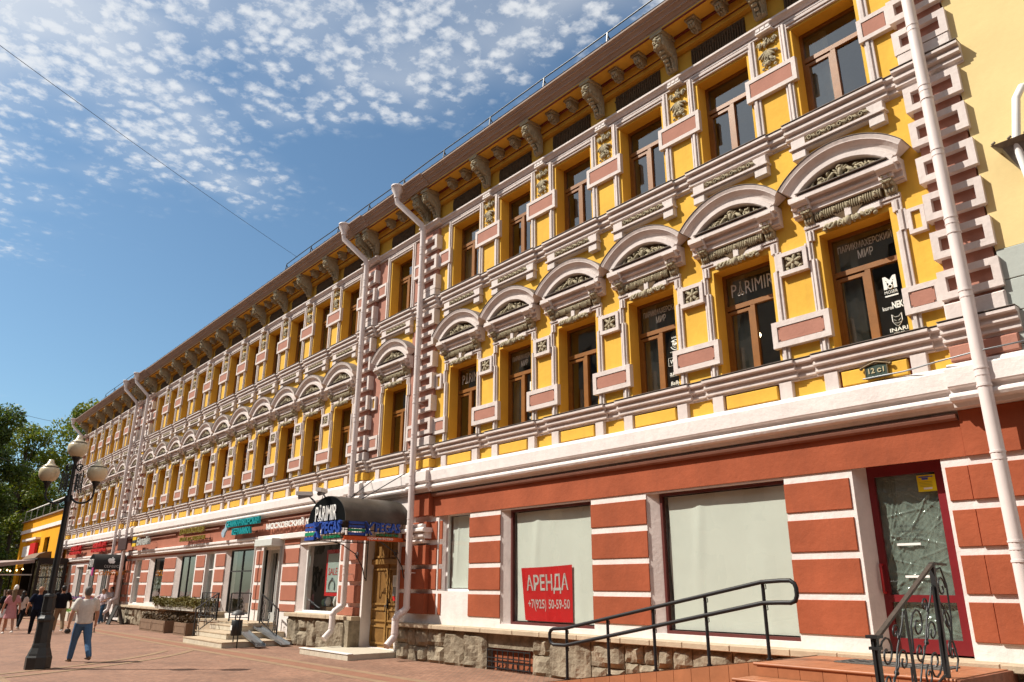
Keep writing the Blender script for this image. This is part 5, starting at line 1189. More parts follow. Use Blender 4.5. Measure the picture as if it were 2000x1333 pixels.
# ------------------------------------------------------------------ street lamp
K = empty('street_lamp', (-20.95, -7.93, zg(-21)), 'black cast-iron street lamp with three cream acorn globes', 'lamp post')
g = G(); rot = R(22.5)
g.lathe([(.27, 0), (.27, .25), (.25, .29), (.24, .33), (.195, .45), (.185, .51)], (0, 0, 0), 8, 0, False, rot); put('pedestal', g.mesh('pedestal', BLACK), K)
g = G(); g.lathe([(.185, .51), (.175, .55), (.165, 1.0), (.185, 1.04), (.18, 1.08), (.15, 1.12), (.125, 1.16), (.135, 1.19), (.125, 1.22), (.135, 1.25), (.128, 1.52), (.14, 1.55), (.13, 1.59), (.075, 1.62)], (0, 0, 0), 8, 0, False, rot); put('fluted_base', g.mesh('fluted_base', BLACK), K)
g = G(); g.lathe([(.075, 1.58), (.066, 2.8), (.060, 3.65), (.078, 3.70), (.082, 3.74), (.062, 3.80), (.045, 3.9), (.04, 4.66), (.06, 4.71), (.095, 4.78), (.10, 4.81), (.05, 4.82)], (0, 0, 0), 14); put('shaft', g.mesh('shaft', BLACK), K)
ar = Vector((rt.x, rt.y, 0)).normalized()
for s in (-1, 1):
    g = G(); pts = []
    for t in range(13):
        a = math.pi*t/12; pts.append(ar*(s*(.06+.26*(1-math.cos(a))))+Vector((0, 0, 3.88-.20*math.sin(a)+.02*t/12)))
    pts += [ar*(s*.585)+Vector((0, 0, 4.02)), ar*(s*.59)+Vector((0, 0, 4.16))]
    g.tube(pts, .024, 8); c = ar*(s*.59); g.lathe([(.03, 4.04), (.05, 4.10), (.09, 4.18), (.10, 4.21), (.05, 4.22)], (c.x, c.y, 0), 12); put('arm', g.mesh('arm', BLACK), K)
    g = G()
    for d in (.13, .21): g.bar(ar*(s*d)+Vector((0, 0, 3.92)), ar*(s*d)+Vector((0, 0, 4.42)), .016)
    for zz in (3.98, 4.16, 4.36): g.bar(ar*(s*.05)+Vector((0, 0, zz)), ar*(s*.22)+Vector((0, 0, zz)), .016)
    for zz, r_ in ((4.50, .06), (4.07, .05), (4.27, .05)): g.tube([ar*(s*(.14+r_*(1-.5*k/10)*math.cos(k*.75)))+Vector((0, 0, zz+r_*(1-.5*k/10)*math.sin(k*.75))) for k in range(11)], .012, 5)
    for d in (.10, .17, .25):
        g.bar(ar*(s*d)+Vector((0, 0, 4.0)), ar*(s*d)+Vector((0, 0, 4.40)), .03)
    g.bar(ar*(s*.27)+Vector((0, 0, 3.92)), ar*(s*.24)+Vector((0, 0, 4.48)), .02); g.tube([ar*(s*(.12+.09*(1-.5*k/10)*math.cos(k*.7)))+Vector((0, 0, 4.55+.09*(1-.5*k/10)*math.sin(k*.7))) for k in range(11)], .018, 6)
    put('scroll_bracket', g.mesh('scroll_bracket', BLACK), K)
GLOBE = mat('cream_opal_glass', (.62, .53, .36), .25, .06, 5, 0, 1, .5)
for c, z in ((Vector((0, 0, 0)), 4.81), (ar*-.59, 4.21), (ar*.59, 4.21)):
    g = G(); g.lathe([(0.0960, 0.0000), (0.1600, 0.0336), (0.2120, 0.1176), (0.2280, 0.2100), (0.2160, 0.2856), (0.1800, 0.3360), (0.1680, 0.3402)], (c.x, c.y, z), 20); o = put('globe', g.mesh('globe', GLOBE), K)
    h = G(); h.lathe([(0.1800, 0.3402), (0.1856, 0.3528), (0.1200, 0.3948), (0.0800, 0.4368), (0.0760, 0.4578), (0.0680, 0.4620), (0.0680, 0.4830), (0.0600, 0.4872), (0.0560, 0.5208), (0.0240, 0.5334)], (c.x, c.y, z), 16); put('cap', h.mesh('cap', GLOBE), o)
    h = G(); h.lathe([(0.1808, 0.3318), (0.1888, 0.3360), (0.1888, 0.3486), (0.1808, 0.3528)], (c.x, c.y, z), 16); put('band', h.mesh('band', BLACK), o)

# ------------------------------------------------------------------ people
def remesh(g, name, m, vox=.014):
    me = g.mesh(name+'_raw', m); o = bpy.data.objects.new('tmp', me); COL.objects.link(o)
    md_ = o.modifiers.new('r', 'REMESH'); md_.mode = 'VOXEL'; md_.voxel_size = vox; md_.use_smooth_shade = True
    sm = o.modifiers.new('s', 'SMOOTH'); sm.factor = .5; sm.iterations = 2
    dg = bpy.context.evaluated_depsgraph_get(); r = bpy.data.meshes.new_from_object(o.evaluated_get(dg)); r.name = name
    bpy.data.objects.remove(o); bpy.data.meshes.remove(me)
    r.materials.clear(); r.materials.append(m)
    for p in r.polygons: p.material_index = 0
    return r
SKIN = mat('skin', (.46, .24, .155), .6, .12, 9, 0, 1, .3)
def limb(g, pts, rs):
    g.tube(pts, rs, 10)
    for p, r_ in zip(pts, rs): g.blob(p, (r_, r_, r_), 0, 10, 6)
def person(label, x, y, H, head, stride, arms, top, bot, hair, skirt=None, longhair=False, lean=0., sleeve=.5, shoes=None, female=False, z=None, cloth='shirt', bag=None, look=0.):
    """local frame: +X forward, +Y left; arms = ((upper swing, elbow bend, spread) left, right)"""
    s = H/1.75; K = empty('person', (x, y, zg(x) if z is None else z), label, 'person', 'people walking along the street', rz=head)
    sw = .165 if female else .205; hw_ = .095; bk = 1. if female else 1.13
    hip = {d: Vector((0, d*hw_, .92)) for d in (1, -1)}; sh = {d: Vector((lean*.5, d*sw, 1.43)) for d in (1, -1)}
    kn, an = {}, {}
    for d, a in ((1, stride), (-1, -stride)):
        kn[d] = hip[d]+Vector((math.sin(a)*.44, d*.005, -math.cos(a)*.44)); b = a-(.10 if a >= 0 else .45*abs(a)+.12); an[d] = kn[d]+Vector((math.sin(b)*.42, 0, -math.cos(b)*.42))
    low = min(an[1].z, an[-1].z)-.075; off = Vector((0, 0, -low))
    g = G()
    def V3(p): return (Vector(p)+off)*s
    # torso, neck, head
    tr = [(.94, .165, .115), (1.02, .15, .10), (1.12, .145 if not female else .125, .10), (1.24, .165, .115), (1.34, .18 if not female else .155, .115), (1.42, .15, .09), (1.47, .07, .065), (1.52, .058, .06), (1.56, .06, .065)]
    g.loft([(V3((lean*(z_-.94)/.5, 0, z_)), (b*s, 0, 0), (0, a*s, 0)) for z_, a, b in tr])
    hd = Vector((lean*1.3+.01, 0, 1.645)); R3 = [(-.115, .035), (-.10, .06), (-.06, .078), (0, .085), (.05, .083), (.09, .065), (.115, .03)]
    g.loft([(V3(hd+Vector((.0 if k > 0 else .012, 0, zz))), (rr_*1.15*s, 0, 0), (0, rr_*.92*s, 0)) for k, (zz, rr_) in enumerate(R3)])
    g.blob(V3(hd+Vector((.105, 0, -.015))), (.02*s, .014*s, .025*s), 0, 8, 5); g.blob(V3(hd+Vector((.085, 0, -.09))), (.03*s, .03*s, .02*s))
    for d in (1, -1): g.blob(V3(hd+Vector((-.005, d*.082, -.01))), (.018*s, .012*s, .032*s)); g.blob(V3(hd+Vector((.085, d*.03, .03))), (.015*s, .02*s, .009*s)); g.blob(V3(hd+Vector((.092, d*.012, -.06))), (.012*s, .02*s, .007*s))
    hands = {}
    for d in (1, -1):
        limb(g, [V3(hip[d]), V3(hip[d].lerp(kn[d], .5)), V3(kn[d]), V3(kn[d].lerp(an[d], .35)), V3(an[d])], [.085*s, .075*s, .055*s, .056*s, .036*s])
        g.blob(V3(an[d]+Vector((.06, 0, -.045))), (.11*s, .04*s, .03*s))
        us, eb, spd = arms[0] if d == 1 else arms[1]
        el = sh[d]+Vector((math.sin(us)*.29, d*(.03+spd), -math.cos(us)*.29)); fa = us+eb; wr = el+Vector((math.sin(fa)*.25, d*spd*.4, -math.cos(fa)*.25))
        limb(g, [V3(sh[d]), V3(sh[d].lerp(el, .5)), V3(el), V3(el.lerp(wr, .4)), V3(wr)], [.058*s*bk, .052*s*bk, .043*s*bk, .041*s*bk, .029*s])
        fd = Vector((math.sin(fa), 0, -math.cos(fa))); sd2 = Vector((math.cos(fa), 0, math.sin(fa)))
        pm = wr+fd*.05; g.tube([V3(wr), V3(pm), V3(pm+fd*.03)], [.026*s, .034*s, .03*s], 8)
        for k in range(4):
            b0 = pm+fd*.025+sd2*(.024-.016*k); ln = (.07, .078, .072, .055)[k]; g.tube([V3(b0), V3(b0+fd*ln*.55+Vector((0, -d*.006, 0))), V3(b0+fd*ln+Vector((0, -d*.025, 0)))], [.0092*s]*3, 6)
        g.tube([V3(wr+fd*.02+sd2*.02), V3(wr+fd*.05+sd2*.045), V3(wr+fd*.085+sd2*.045)], [.011*s]*3, 6)
        hands[d] = (V3(pm+fd*.05), el, us)
    put('body', remesh(g, 'body', SKIN, .0125*s), K)
    # top
    g = G(); e = .022
    zlo = .90 if cloth == 'shirt' else (.60 if cloth == 'dress' else .96)
    prof_ = [(zlo, .185 if cloth != 'dress' else .25, .135 if cloth != 'dress' else .20)]+([(.78, .215, .165), (.94, .19, .135)] if cloth == 'dress' else [])+[(1.02, .178, .13), (1.12, .172 if not female else .15, .128), (1.24, .186, .138), (1.34, .20 if not female else .175, .135), (1.42, .175 if not female else .15, .105), (1.475, .085, .078)]
    g.loft([(V3((lean*max(0, z_-.94)/.5, 0, z_)), (b*s*bk, 0, 0), (0, a*s*bk, 0)) for z_, a, b in prof_])
    for d in (1, -1):
        us, eb, spd = arms[0] if d == 1 else arms[1]; el = sh[d]+Vector((math.sin(us)*.29, d*(.03+spd), -math.cos(us)*.29)); en = sh[d].lerp(el, sleeve*1.25 if sleeve < .9 else .98)
        limb(g, [V3(sh[d]+Vector((0, -d*.02, 0))), V3(sh[d].lerp(el, sleeve*.6)), V3(en)], [.080*s*bk**.5, .076*s*bk**.5, .072*s*bk**.5])
    put('dress' if cloth == 'dress' else 'shirt', remesh(g, 'top', top, .017*s), K)
    if bot is not None:
        g = G()
        if skirt:
            g.loft([(V3((0, 0, z_)), (b*s, 0, 0), (0, a*s, 0)) for z_, a, b in ((skirt, .26, .21), (.8, .21, .16), (.95, .18, .13), (1.06, .165, .12))])
        else:
            g.loft([(V3((0, 0, z_)), (b*s, 0, 0), (0, a*s, 0)) for z_, a, b in ((.83, .165, .115), (.90, .185, .13), (.98, .178, .126), (1.03, .168, .12))])
            for d in (1, -1): limb(g, [V3(hip[d]), V3(hip[d].lerp(kn[d], .5)), V3(kn[d]), V3(kn[d].lerp(an[d], .5)), V3(kn[d].lerp(an[d], .97))], [.106*s*bk**.5, .098*s*bk**.5, .080*s, .074*s, .066*s])
        put('skirt' if skirt else 'trousers', remesh(g, 'bottom', bot, .017*s), K)
    for d in (1, -1):
        g = G(); c = an[d]; g.loft([(V3(c+Vector((xx, 0, zz))), (0, w_*s, 0), (0, 0, h_*s)) for xx, w_, zz, h_ in ((-.065, .02, -.045, .03), (-.05, .038, -.04, .045), (.03, .042, -.042, .04), (.10, .048, -.055, .028), (.17, .042, -.06, .02), (.195, .02, -.06, .012))])
        put('shoe', g.mesh('shoe', shoes or PWH), K)
    g = G(); c = hd+Vector((-.022, 0, .03))
    g.loft([(V3(c+Vector((dx, 0, zz))), (ax*s, 0, 0), (0, ay*s, 0)) for dx, zz, ax, ay in ((-.03, -.12, .03, .05), (-.025, -.08, .07, .075), (-.012, -.02, .092, .088), (0, .03, .10, .09), (0, .07, .085, .075), (0, .10, .04, .04))])
    if longhair: g.loft([(V3(hd+Vector((dx, 0, zz))), (ax*s, 0, 0), (0, ay*s, 0)) for dx, zz, ax, ay in ((-.13, -.42, .02, .03), (-.13, -.33, .035, .06), (-.11, -.2, .045, .085), (-.08, -.1, .055, .09), (-.05, 0, .06, .09), (-.03, .05, .04, .06))])
    put('hair', remesh(g, 'hair', hair, .014*s), K)
    return K, hands
def cl(n, c): return mat('cloth_'+n, c, .9, .16, 14, .5, 22, .1)
HG = flat('hair_grey', (.10, .095, .09), .7); HB = flat('hair_brown', (.07, .035, .015), .6); HK = flat('hair_dark', (.015, .010, .008), .55); HF = flat('hair_fair', (.17, .11, .06), .6); BALD = mat('shaved_scalp', (.36, .19, .12), .6, .1, 9)
AWAY = math.pi
K, hs = person('man in white shirt and blue jeans walking away, cap in hand', -22.25, -6.85, 1.79, AWAY+.1, .38, ((-.12, .18, .07), (.12, .22, .06)), cl('white', (.62, .58, .54)), cl('denim', (.07, .14, .26)), HG, lean=.03, shoes=flat('brown_shoe', (.12, .07, .04)))
g = G(); c = hs[1][0]; g.loft([((c.x, c.y, c.z-.10), (.05, 0, 0), (0, .05, 0)), ((c.x, c.y, c.z-.06), (.10, 0, 0), (0, .075, 0)), ((c.x, c.y, c.z), (.07, 0, 0), (0, .05, 0))]); g.blob((c.x+.1, c.y, c.z-.05), (.06, .06, .012)); o = empty('cap', (-22.25, -6.85, zg(-22.25)), 'black cap held in the left hand of the man in white', 'cap', rz=AWAY+.1); put('crown', g.mesh('crown', BLACK), o)
g = G(); c = hs[-1][0]; g.obox((c.x, c.y, c.z-.06), (.02, 0, .0), (0, .008, 0), (.015, 0, .075)); o = empty('phone', (-22.25, -6.85, zg(-22.25)), 'dark phone held in the right hand of the man in white', 'phone', rz=AWAY+.1); put('phone_body', g.mesh('phone_body', BLACK), o)
person('woman in short pink dress walking away, long fair hair', -37.5, -6.28, 1.72, AWAY+.05, .30, ((.10, .15, .07), (-.15, .25, .07)), cl('pink', (.55, .26, .28)), None, HF, longhair=True, sleeve=.5, female=True, cloth='dress')
person('person in black top and white skirt at the left edge', -40.6, -6.05, 1.66, AWAY, .22, ((.1, .2, .06), (.2, .3, .06)), cl('black', (.015, .015, .017)), cl('whiteskirt', (.62, .62, .62)), HB, skirt=.55, sleeve=.6, female=True)
person('woman in white blouse and black trousers with dark hair', -41.3, -5.35, 1.62, AWAY-.5, .32, ((.5, 1.1, .05), (.4, .9, .05)), cl('cream', (.58, .50, .46)), cl('blacktrouser', (.012, .012, .014)), HK, longhair=True, sleeve=.95, female=True)
person('man in navy polo and dark trousers, short cropped hair', -36.9, -5.45, 1.80, AWAY, .34, ((-.1, .25, .10), (.25, .3, .10)), cl('navy', (.008, .012, .028)), cl('darknavy', (.010, .013, .022)), BALD, sleeve=.55, shoes=BLACK)
person('man in black t-shirt and beige trousers behind the lamp post', -37.6, -4.5, 1.84, AWAY, .30, ((.25, 1.0, .08), (.2, .6, .10)), cl('blacktee', (.010, .010, .014)), cl('beige', (.27, .19, .12)), HK, sleeve=.5)
person('woman in white printed shirt and jeans beside the plinth', -45.1, -1.2, 1.70, R(-65), .18, ((.2, 1.2, .10), (.9, 1.2, .15)), cl('lilac', (.55, .48, .52)), cl('denim2', (.05, .11, .19)), HB, sleeve=.5, female=True)
person('man in grey shirt leaning against the plinth', -46.6, -.55, 1.80, R(-70), .22, ((.5, 1.1, .04), (.4, 1.0, .04)), cl('greyshirt', (.45, .40, .40)), cl('greytrouser', (.16, .16, .17)), HK, sleeve=.5, lean=-.05)
# folding board by the far spout
K = empty('folding_board', (-43.9, -.75, zg(-44)), 'dark folding pavement board by the far downpipe', 'board')
for s in (-1, 1):
    g = G(); g.obox((-43.9, -.75+s*.18, zg(-44)+.45), (.32, 0, 0), (0, .012, 0), (0, -s*.14, .45)); inst('leaf', g.mesh('leaf', mat('dark_board', (.04, .035, .03), .6, .3, 5)), K, 0)
    for t in (-.3, .3): g = G(); g.bar((-43.9+t, -.75+s*.34, zg(-44)), (-43.9+t, -.75+s*.03, zg(-44)+.95), .035); inst('leg', g.mesh('leg', BLACK), K, 0)

# ------------------------------------------------------------------ far end of the street
O_ = empty('orange_building', (-72, 4, 0), 'low orange rendered building with roof terrace beyond the yellow one', 'building')
def op(nm, g, m): return inst(nm, g.mesh(nm, m), O_, 0)
oh = [(-79.0, -75.2, 1.0, 3.2), (-74.0, -70.2, .2, 3.1), (-69.2, -67.2, 3.6, 5.3), (-66.3, -64.6, .2, 3.2)]
g = G(); g.sheet(-80.5, -63.3, -.4, 7.0, -.45, oh, .5); g.box(-80.5, -63.3, .2, 10, -.4, 6.99); op('wall', g, ORANGEP)
g = G(); g.box(-80.6, -63.2, -.62, 10, 7.0, 7.08); op('roof_edge', g, mat('roof_cap', (.30, .24, .20), .7))
g = G(); g.box(-80.55, -63.3, -.55, -.45, 6.0, 6.28); op('white_band', g, WHITE)
for i, x in enumerate((-80.4, -77.6, -74.8, -72, -69.2, -66.4, -63.6)):
    g = G(); g.bar((x, -.45, 7.08), (x, -.45, 8.0), .05); op('terrace_post', g, GREYM)
g = G(); g.bar((-80.4, -.45, 8.0), (-63.6, -.45, 8.0), .06); op('terrace_rail', g, PWH)
for i in range(6): g = G(); x = -80.4+2.8*i; g.add([(x+.05, -.45, 7.12), (x+2.75, -.45, 7.12), (x+2.75, -.45, 7.95), (x+.05, -.45, 7.95)], [(0, 1, 2, 3)]); op('glass_panel', g, GLASS2)
g = G(); g.box(-77.2, -71.0, -.8, -.45, 5.25, 5.42); op('lintel_hood', g, WHITE)
for a, b, c, d in oh:
    g = G(); g.box(a, b, -.05, .0, c, d); o = op('window', g, mat('dark_window', (.02, .02, .02), .2))
    for i in range(5): h = G(); x = a+(b-a)*i/4; h.bar((x, -.2, c), (x, -.2, d), .05); put('bar', h.mesh('bar', BLACK), o)
S_ = empty('white_red_sign', (-74, -.6, 4.4), 'white and red sign board on the low orange building', 'sign')
g = G(); g.box(-77.0, -73.6, -.66, -.5, 4.0, 4.85); inst('white_board', g.mesh('white_board', PWH), S_, 0)
g = G(); g.box(-73.58, -71.2, -.70, -.5, 3.9, 5.0); inst('red_board', g.mesh('red_board', RED2), S_, 0)
K = empty('tiled_canopy', (-68, -1.2, 3.6), 'small brown bell-shaped canopy on the low orange building', 'canopy')
g = G(); P_ = []; pr = [(-.45, 4.15), (-.8, 4.12), (-1.2, 3.95), (-1.5, 3.6), (-1.55, 3.55)]
P_ = [(x, y, z) for x in (-71.0, -65.5) for y, z in pr]; g.add(P_, [(i, i+1, 6+i, 5+i) for i in range(4)]); g.add(P_[:5]+[(-71, -.45, 3.55)], [(0, 1, 2, 3, 4, 5)]); g.add(P_[5:]+[(-65.5, -.45, 3.55)], [(0, 1, 2, 3, 4, 5)]); inst('hood', g.mesh('hood', mat('brown_shingle', (.17, .11, .07), .8, .3, 6, .4, 12)), K, 0)
for x in (-70.5, -66): g = G(); g.bar((x, -1.4, 3.55), (x, -.46, 2.9), .05); inst('strut', g.mesh('strut', BLACK), K, 0)
# cafe pavilion with lit garlands
K = empty('cafe_pavilion', (-64, -3, zg(-64)), 'dark cafe pavilion with pale sloping awning and bulb garlands', 'pavilion')
def kp(nm, g, m): return inst(nm, g.mesh(nm, m), K, 0)
DK = mat('dark_brown_cladding', (.02, .015, .012), .6, .3, 4)
g = G(); xq = -60.6; g.sheet(0, 1, 0, 1, 0, [], 0)
g = G()
for a in ((-1.95, -.2, 3.15, 3.45), (-1.95, -.2, -.2, 1.45), (-1.95, -1.78, 1.45, 3.15), (-.38, -.2, 1.45, 3.15), (-1.78, -.38, 2.25, 2.32)): g.box(-60.75, -60.6, a[0], a[1], a[2], a[3])
kp('end_frame', g, DK)
g = G(); g.box(-66, -60.6, -2.05, -.2, 3.45, 3.55); kp('roof_slab', g, DK)
g = G(); g.box(-66, -65.9, -2.0, -.2, -.2, 3.45); kp('rear_wall', g, DK)
g = G(); g.add([(-60.68, -1.78, 1.45), (-60.68, -.38, 1.45), (-60.68, -.38, 3.15), (-60.68, -1.78, 3.15)], [(0, 1, 2, 3)]); kp('pane', g, GLASS2)
BULB = mat('garland_bulb', (1, .75, .4), .3, 0, emit=((1, .62, .25), 7))
r_ = random.Random(21); g = G()
for i in range(9):
    for j in range(18): g.blob((-60.9-.15*r_.random(), -1.72+i*.16, 1.5+j*.09), (.008, .008, .012), 0, 5, 3)
o = kp('garland_curtain', g, mat('warm_lights', (1, .8, .5), .3, 0, emit=((1, .75, .4), 1.6))); o['kind'] = 'stuff'
g = G(); g.box(-61.4, -61.3, -1.95, -.3, .2, 3.4); kp('leafy_screen', g, mat('leaf_screen', (.06, .09, .03), .8, .6, 6, 0, 1, .2, col2=(.28, .27, .16)))
AWN = mat('taupe_awning', (.33, .25, .225), .8, .1, 2); g = G()
g.add([(-61.0, -2.1, 3.42), (-76, -2.1, 3.7), (-76, -7.0, 3.2), (-61.2, -7.0, 2.85), (-61.0, -2.1, 3.22), (-76, -2.1, 3.5), (-76, -7.0, 2.95), (-61.2, -7.0, 2.5)], [(0, 1, 2, 3), (4, 5, 6, 7), (0, 3, 7, 4), (3, 2, 6, 7), (0, 1, 5, 4), (1, 2, 6, 5)]); kp('awning', g, AWN)
g = G(); g.bar((-61.3, -2.1, 2.45), (-61.3, -7.2, 2.40), .16, .08); kp('cross_beam', g, mat('white_beam', (.6, .55, .5), .6))
for y in (-2.1, -4.6, -7.0):
    for x in (-61.3, -70): g = G(); g.bar((x, y, zg(x)), (x, y, 3.3), .09); kp('post', g, DK)
for i in range(16):
    x = -61.6-.7*(i % 8); y = -2.4-r_.random()*4.2; zz = 2.95-.25*r_.random(); g = G(); g.blob((x, y, zz), (.045, .045, .06), 0, 8, 5); kp('bulb', g, BULB)
for i in range(4): g = G(); g.tube([(-61.6-1.4*i, -2.2, 3.1), (-61.6-1.4*i, -3.4, 2.95), (-61.6-1.4*i, -5, 2.92), (-61.6-1.4*i, -7, 2.75)], .008, 4); kp('garland_wire', g, BLACK)
g = G(); g.box(-62.0, -61.8, -6.9, -2.1, zg(-62), .95); kp('parapet', g, mat('wicker_brown', (.09, .055, .035), .8, .4, 10, .5, 30))
for i in range(5):
    for j in range(2):
        T2 = empty('cafe_table', (-64.5-2.2*i, -3.4-2*j, zg(-65)), 'dark cafe table under the pavilion awning, %s row, number %s from the lamp' % (('inner', 'outer')[j], ('one', 'two', 'three', 'four', 'five')[i]), 'table', 'cafe tables under the awning')
        g = G(); g.lathe([(.38, .72), (.38, .75)], (0, 0, 0), 14); put('top', g.mesh('top', DWOOD), T2); g = G(); g.lathe([(.22, 0), (.22, .03), (.035, .05), (.035, .72)], (0, 0, 0), 10); put('pedestal', g.mesh('pedestal', BLACK), T2)
# tapering dark advertising column
K = empty('menu_pillar', (-56.5, -3.6, zg(-56)), 'dark tapered menu pillar between the walkers and the pavilion', 'pillar')
g = G(); g.add([(-.28, -.5, 1.65), (.28, -.5, 1.65), (.28, .5, 1.65), (-.28, .5, 1.65), (-.25, -.34, 0), (.25, -.34, 0), (.25, .34, 0), (-.25, .34, 0)], [(0, 1, 2, 3), (4, 5, 6, 7), (0, 1, 5, 4), (1, 2, 6, 5), (2, 3, 7, 6), (3, 0, 4, 7)]); put('column', g.mesh('column', MATS['wicker_brown']), K)
g = G(); g.lathe([(.10, 1.65), (.14, 1.75), (.10, 1.9), (.03, 1.95)], (0, .1, 0), 10); put('lamp_cover', g.mesh('lamp_cover', PWH), K)
# flower beds
FLW = [mat('flower_pink', (.55, .22, .28), .8, .3, 30), mat('flower_violet', (.16, .09, .30), .8, .3, 30), mat('flower_leaf', (.10, .20, .05), .7, .4, 12), mat('flower_bright', (.16, .30, .04), .7, .4, 12)]
def flowerbed(x, y, z0, z1, lx, ly, label, mm, seed):
    K = empty('flower_bed', (x, y, zg(x)), label, 'flower bed')
    g = G(); g.box(-lx/2, lx/2, -ly/2, ly/2, z0, z1); put('trough', g.mesh('trough', mat('white_trough', (.55, .5, .43), .7)), K)
    for k, m in enumerate(mm):
        g = G(); shrub(g, -lx/2, lx/2, -ly/2, ly/2, z1-.02, z1+.22+.08*k, 420, .06, seed+k); put('flowers' if k else 'leaves', g.mesh('flowers', m), K)
flowerbed(-51.5, -1.3, 0, .45, 3.2, .9, 'white trough of bright green plants beyond the man in white', [FLW[3]], 31)
flowerbed(-52.5, -.6, .5, .95, 5.5, .7, 'raised trough of pink and violet flowers under the far windows', [FLW[2], FLW[0], FLW[1]], 36)

# ------------------------------------------------------------------ trees
TRK = mat('bark', (.06, .045, .032), .9, .3, 8, .6, 20)
def tree(x, y, H, rx, rz0, n, label, cols, seed, lobes=16, size=.16, trunk=.28, lowz=.25):
    r = random.Random(seed); K = empty('tree', (x, y, zg(x)-.1), label, 'tree', 'trees at the end of the street')
    g = G(); g.tube([(0, 0, 0), (.1, .05, H*.3), (-.1, .1, H*.6), (.05, 0, H*.92)], [trunk, trunk*.75, trunk*.5, .05], 10)
    LB = []
    for i in range(lobes):
        t = lowz+(1-lowz)*((i+.5)/lobes); a = i*2.4+r.random(); rr = rx*(.25+.75*math.sin(math.pi*min(1, (t-lowz)/(1-lowz)*.85+.12)))*(.45+.55*r.random())
        c = Vector((math.cos(a)*rr, math.sin(a)*rr, H*t*.96)); LB.append((c, rx*(.30+.25*r.random())))
        b = Vector((0, 0, H*t*.75)); g.tube([b, b.lerp(c, .5)+Vector((0, 0, .3)), c], [trunk*.3, trunk*.18, .02], 6)
    put('trunk', g.mesh('trunk', TRK), K)
    for ci, m in enumerate(cols):
        vs = []; fs = []
        for i in range(n//len(cols)):
            c, R_ = LB[int(r.random()*len(LB))]
            d = Vector((r.gauss(0, 1), r.gauss(0, 1), r.gauss(0, 1)*.75)).normalized()*R_*(r.random()**.4)
            p = c+d; nn_ = Vector((r.gauss(0, 1), r.gauss(0, 1), r.gauss(0, 1)+.6)).normalized(); e = nn_.orthogonal().normalized(); e.rotate(Matrix.Rotation(r.random()*6.28, 3, nn_)); f = nn_.cross(e); L_ = size*(.6+.9*r.random())
            o = len(vs); vs += [p-e*L_, p+f*L_*.5, p+e*L_, p-f*L_*.5]; fs.append((o, o+1, o+2, o+3))
        me = bpy.data.meshes.new('crown'); me.from_pydata(vs, [], fs); me.materials.append(m); put('crown', me, K)
def leafmat(nm, c1, c2):
    m = mat(nm, c1, .55, .3, 1.5, 0, 1, .3, col2=c2); t = m.node_tree; b = t.nodes['Principled BSDF']
    tr = t.nodes.new('ShaderNodeBsdfTranslucent'); tr.inputs[0].default_value = (c2[0]*1.2, c2[1]*1.3, c2[2], 1); mi = t.nodes.new('ShaderNodeMixShader'); mi.inputs[0].default_value = .28
    t.links.new(b.outputs[0], mi.inputs[1]); t.links.new(tr.outputs[0], mi.inputs[2]); t.links.new(mi.outputs[0], t.nodes['Material Output'].inputs[0]); return m
LG = leafmat('leaf_green', (.065, .105, .014), (.12, .17, .02)); LY = leafmat('leaf_yellowgreen', (.12, .14, .014), (.22, .23, .022)); LD = leafmat('leaf_dark', (.03, .055, .016), (.075, .105, .022))
tree(-88, -3.8, 19.5, 3.2, 0, 26000, 'tall dark dense tree at the left edge behind the cafe', [LD, LD, LG], 3, 26, .17, .35, .12)
tree(-84, -7.2, 17.5, 3.6, 0, 22000, 'dark dense tree cut by the left edge of the picture', [LD, LG], 9, 24, .17, .35, .08)
tree(-96, .6, 19.5, 3.4, 0, 11000, 'loose light green tree in the gap behind the street lamp', [LG, LY], 5, 18, .17, .28, .2)
tree(-97, 6.2, 23.0, 4.2, 0, 13000, 'tall yellow-green tree rising behind the far eave of the yellow building', [LG, LY], 7, 20, .19, .3, .25)
tree(-106, 3.0, 15, 4.5, 0, 16000, 'bushy mid green tree behind the terrace of the low orange building', [LG, LD, LY], 13, 22, .19, .3, .1)
K = empty('far_house', (-140, 2, 0), 'pale house front glimpsed through the trees at the end', 'building')
g = G(); g.sheet(-1, 1, 0, 1, 0, [], 0); g = G(); g.box(-150, -140, -14, 9, -1, 15); inst('wall', g.mesh('wall', mat('pale_house', (.42, .42, .43), .85, .1, .5)), K, 0)
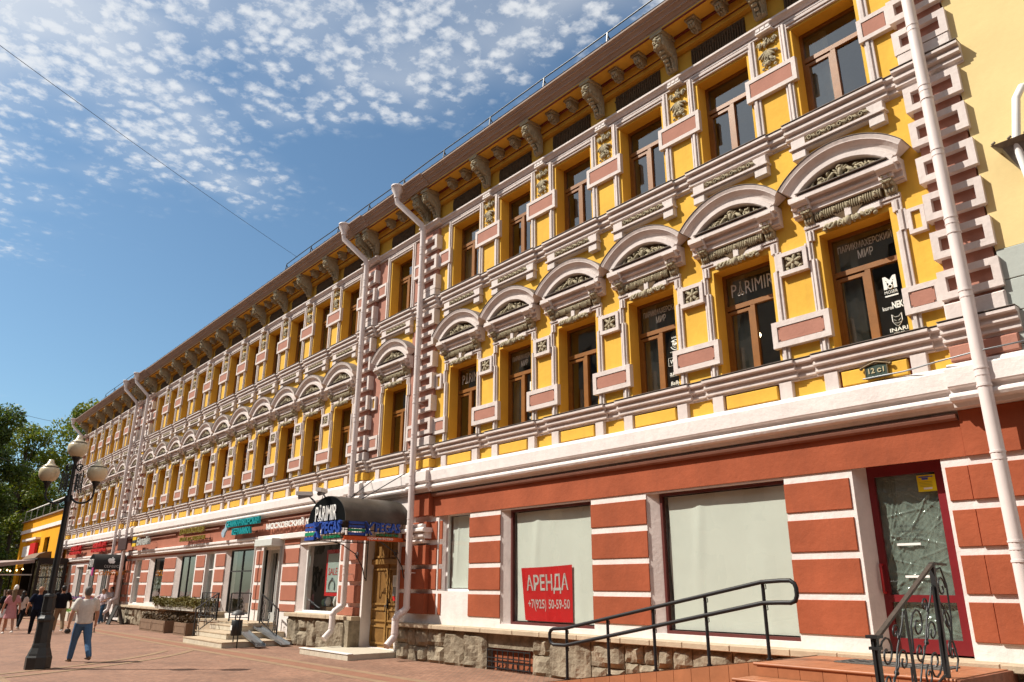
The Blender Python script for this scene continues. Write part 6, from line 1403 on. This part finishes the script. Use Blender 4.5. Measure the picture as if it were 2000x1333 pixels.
for i in range(6):
    for j in range(4): g = G(); g.box(-140.05, -139.9, -12+3.4*i, -10.6+3.4*i, 1.5+3.4*j, 3.5+3.4*j); inst('window', g.mesh('window', MATS['dark_window']), K, 0)
for i, (x, y, h, rx) in enumerate(((-92, -12, 16, 4), (-100, -8.5, 14, 3.8))): tree(x, y, h, rx, 0, 9000, ('broad tree further along the street, left of the frame' if i == 0 else 'small tree in the dark gap under the tall trees at the left'), [LD, LG], 40+i, 18, .22, .3, .1)

# ------------------------------------------------------------------ opposite side of the street (seen mirrored in the windows)
K = empty('opposite_building', (-20, -22.5, 0), 'five-storey beige house across the street, mirrored in the windows', 'building')
yo = -22.4; oh = [(-70+3*i, -68.7+3*i, 1.4+3.4*j, 3.4+3.4*j) for i in range(36) for j in range(5)]
g = G(); g.sheet(-72, 40, -.4, 18.4, -yo, oh, .25); g.v = [(x, -y, z) for x, y, z in g.v]; inst('wall', g.mesh('wall', mat('beige_house', (.30, .25, .19), .85, .1, 1)), K, 0)
g = G(); g.box(-72.3, 40.3, yo-10, yo+.4, 18.4, 18.65); inst('eave', g.mesh('eave', MATS['beige_house']), K, 0)
for j in range(5): g = G(); g.box(-72, 40, yo-.3, yo-.26, 1.2+3.4*j, 3.6+3.4*j); inst('window_band', g.mesh('window_band', MATS['dark_window']), K, 0)

# ------------------------------------------------------------------ overhead wires
def wire(a, b, sag, label, r=.012):
    a, b = Vector(a), Vector(b); o = empty('overhead_wire', tuple(a), label, 'wire'); g = G()
    g.tube([a.lerp(b, i/16)-Vector((0, 0, sag*4*(i/16)*(1-i/16))) for i in range(17)], r, 5); inst('cable', g.mesh('cable', BLACK), o, 0)
def at_px(x, y, dist):
    d = (r2*((x-1000)/FPX)+u2*(-(y-666.5)/FPX)+fw); return Vector(CAM)+d*dist
wire(at_px(-60, 45, 14), (-25.93, -.70, 14.08), .08, 'long thin wire crossing the blue sky down to the eaves', .006)
wire(at_px(-40, 782, 40), (-63.3, .3, 13.3), .3, 'thin wire reaching the far end of the eaves', .011)
wire(at_px(-40, 880, 40), (-62.8, -.1, 9.4), .2, 'lower thin wire crossing the trees to the far corner', .011)
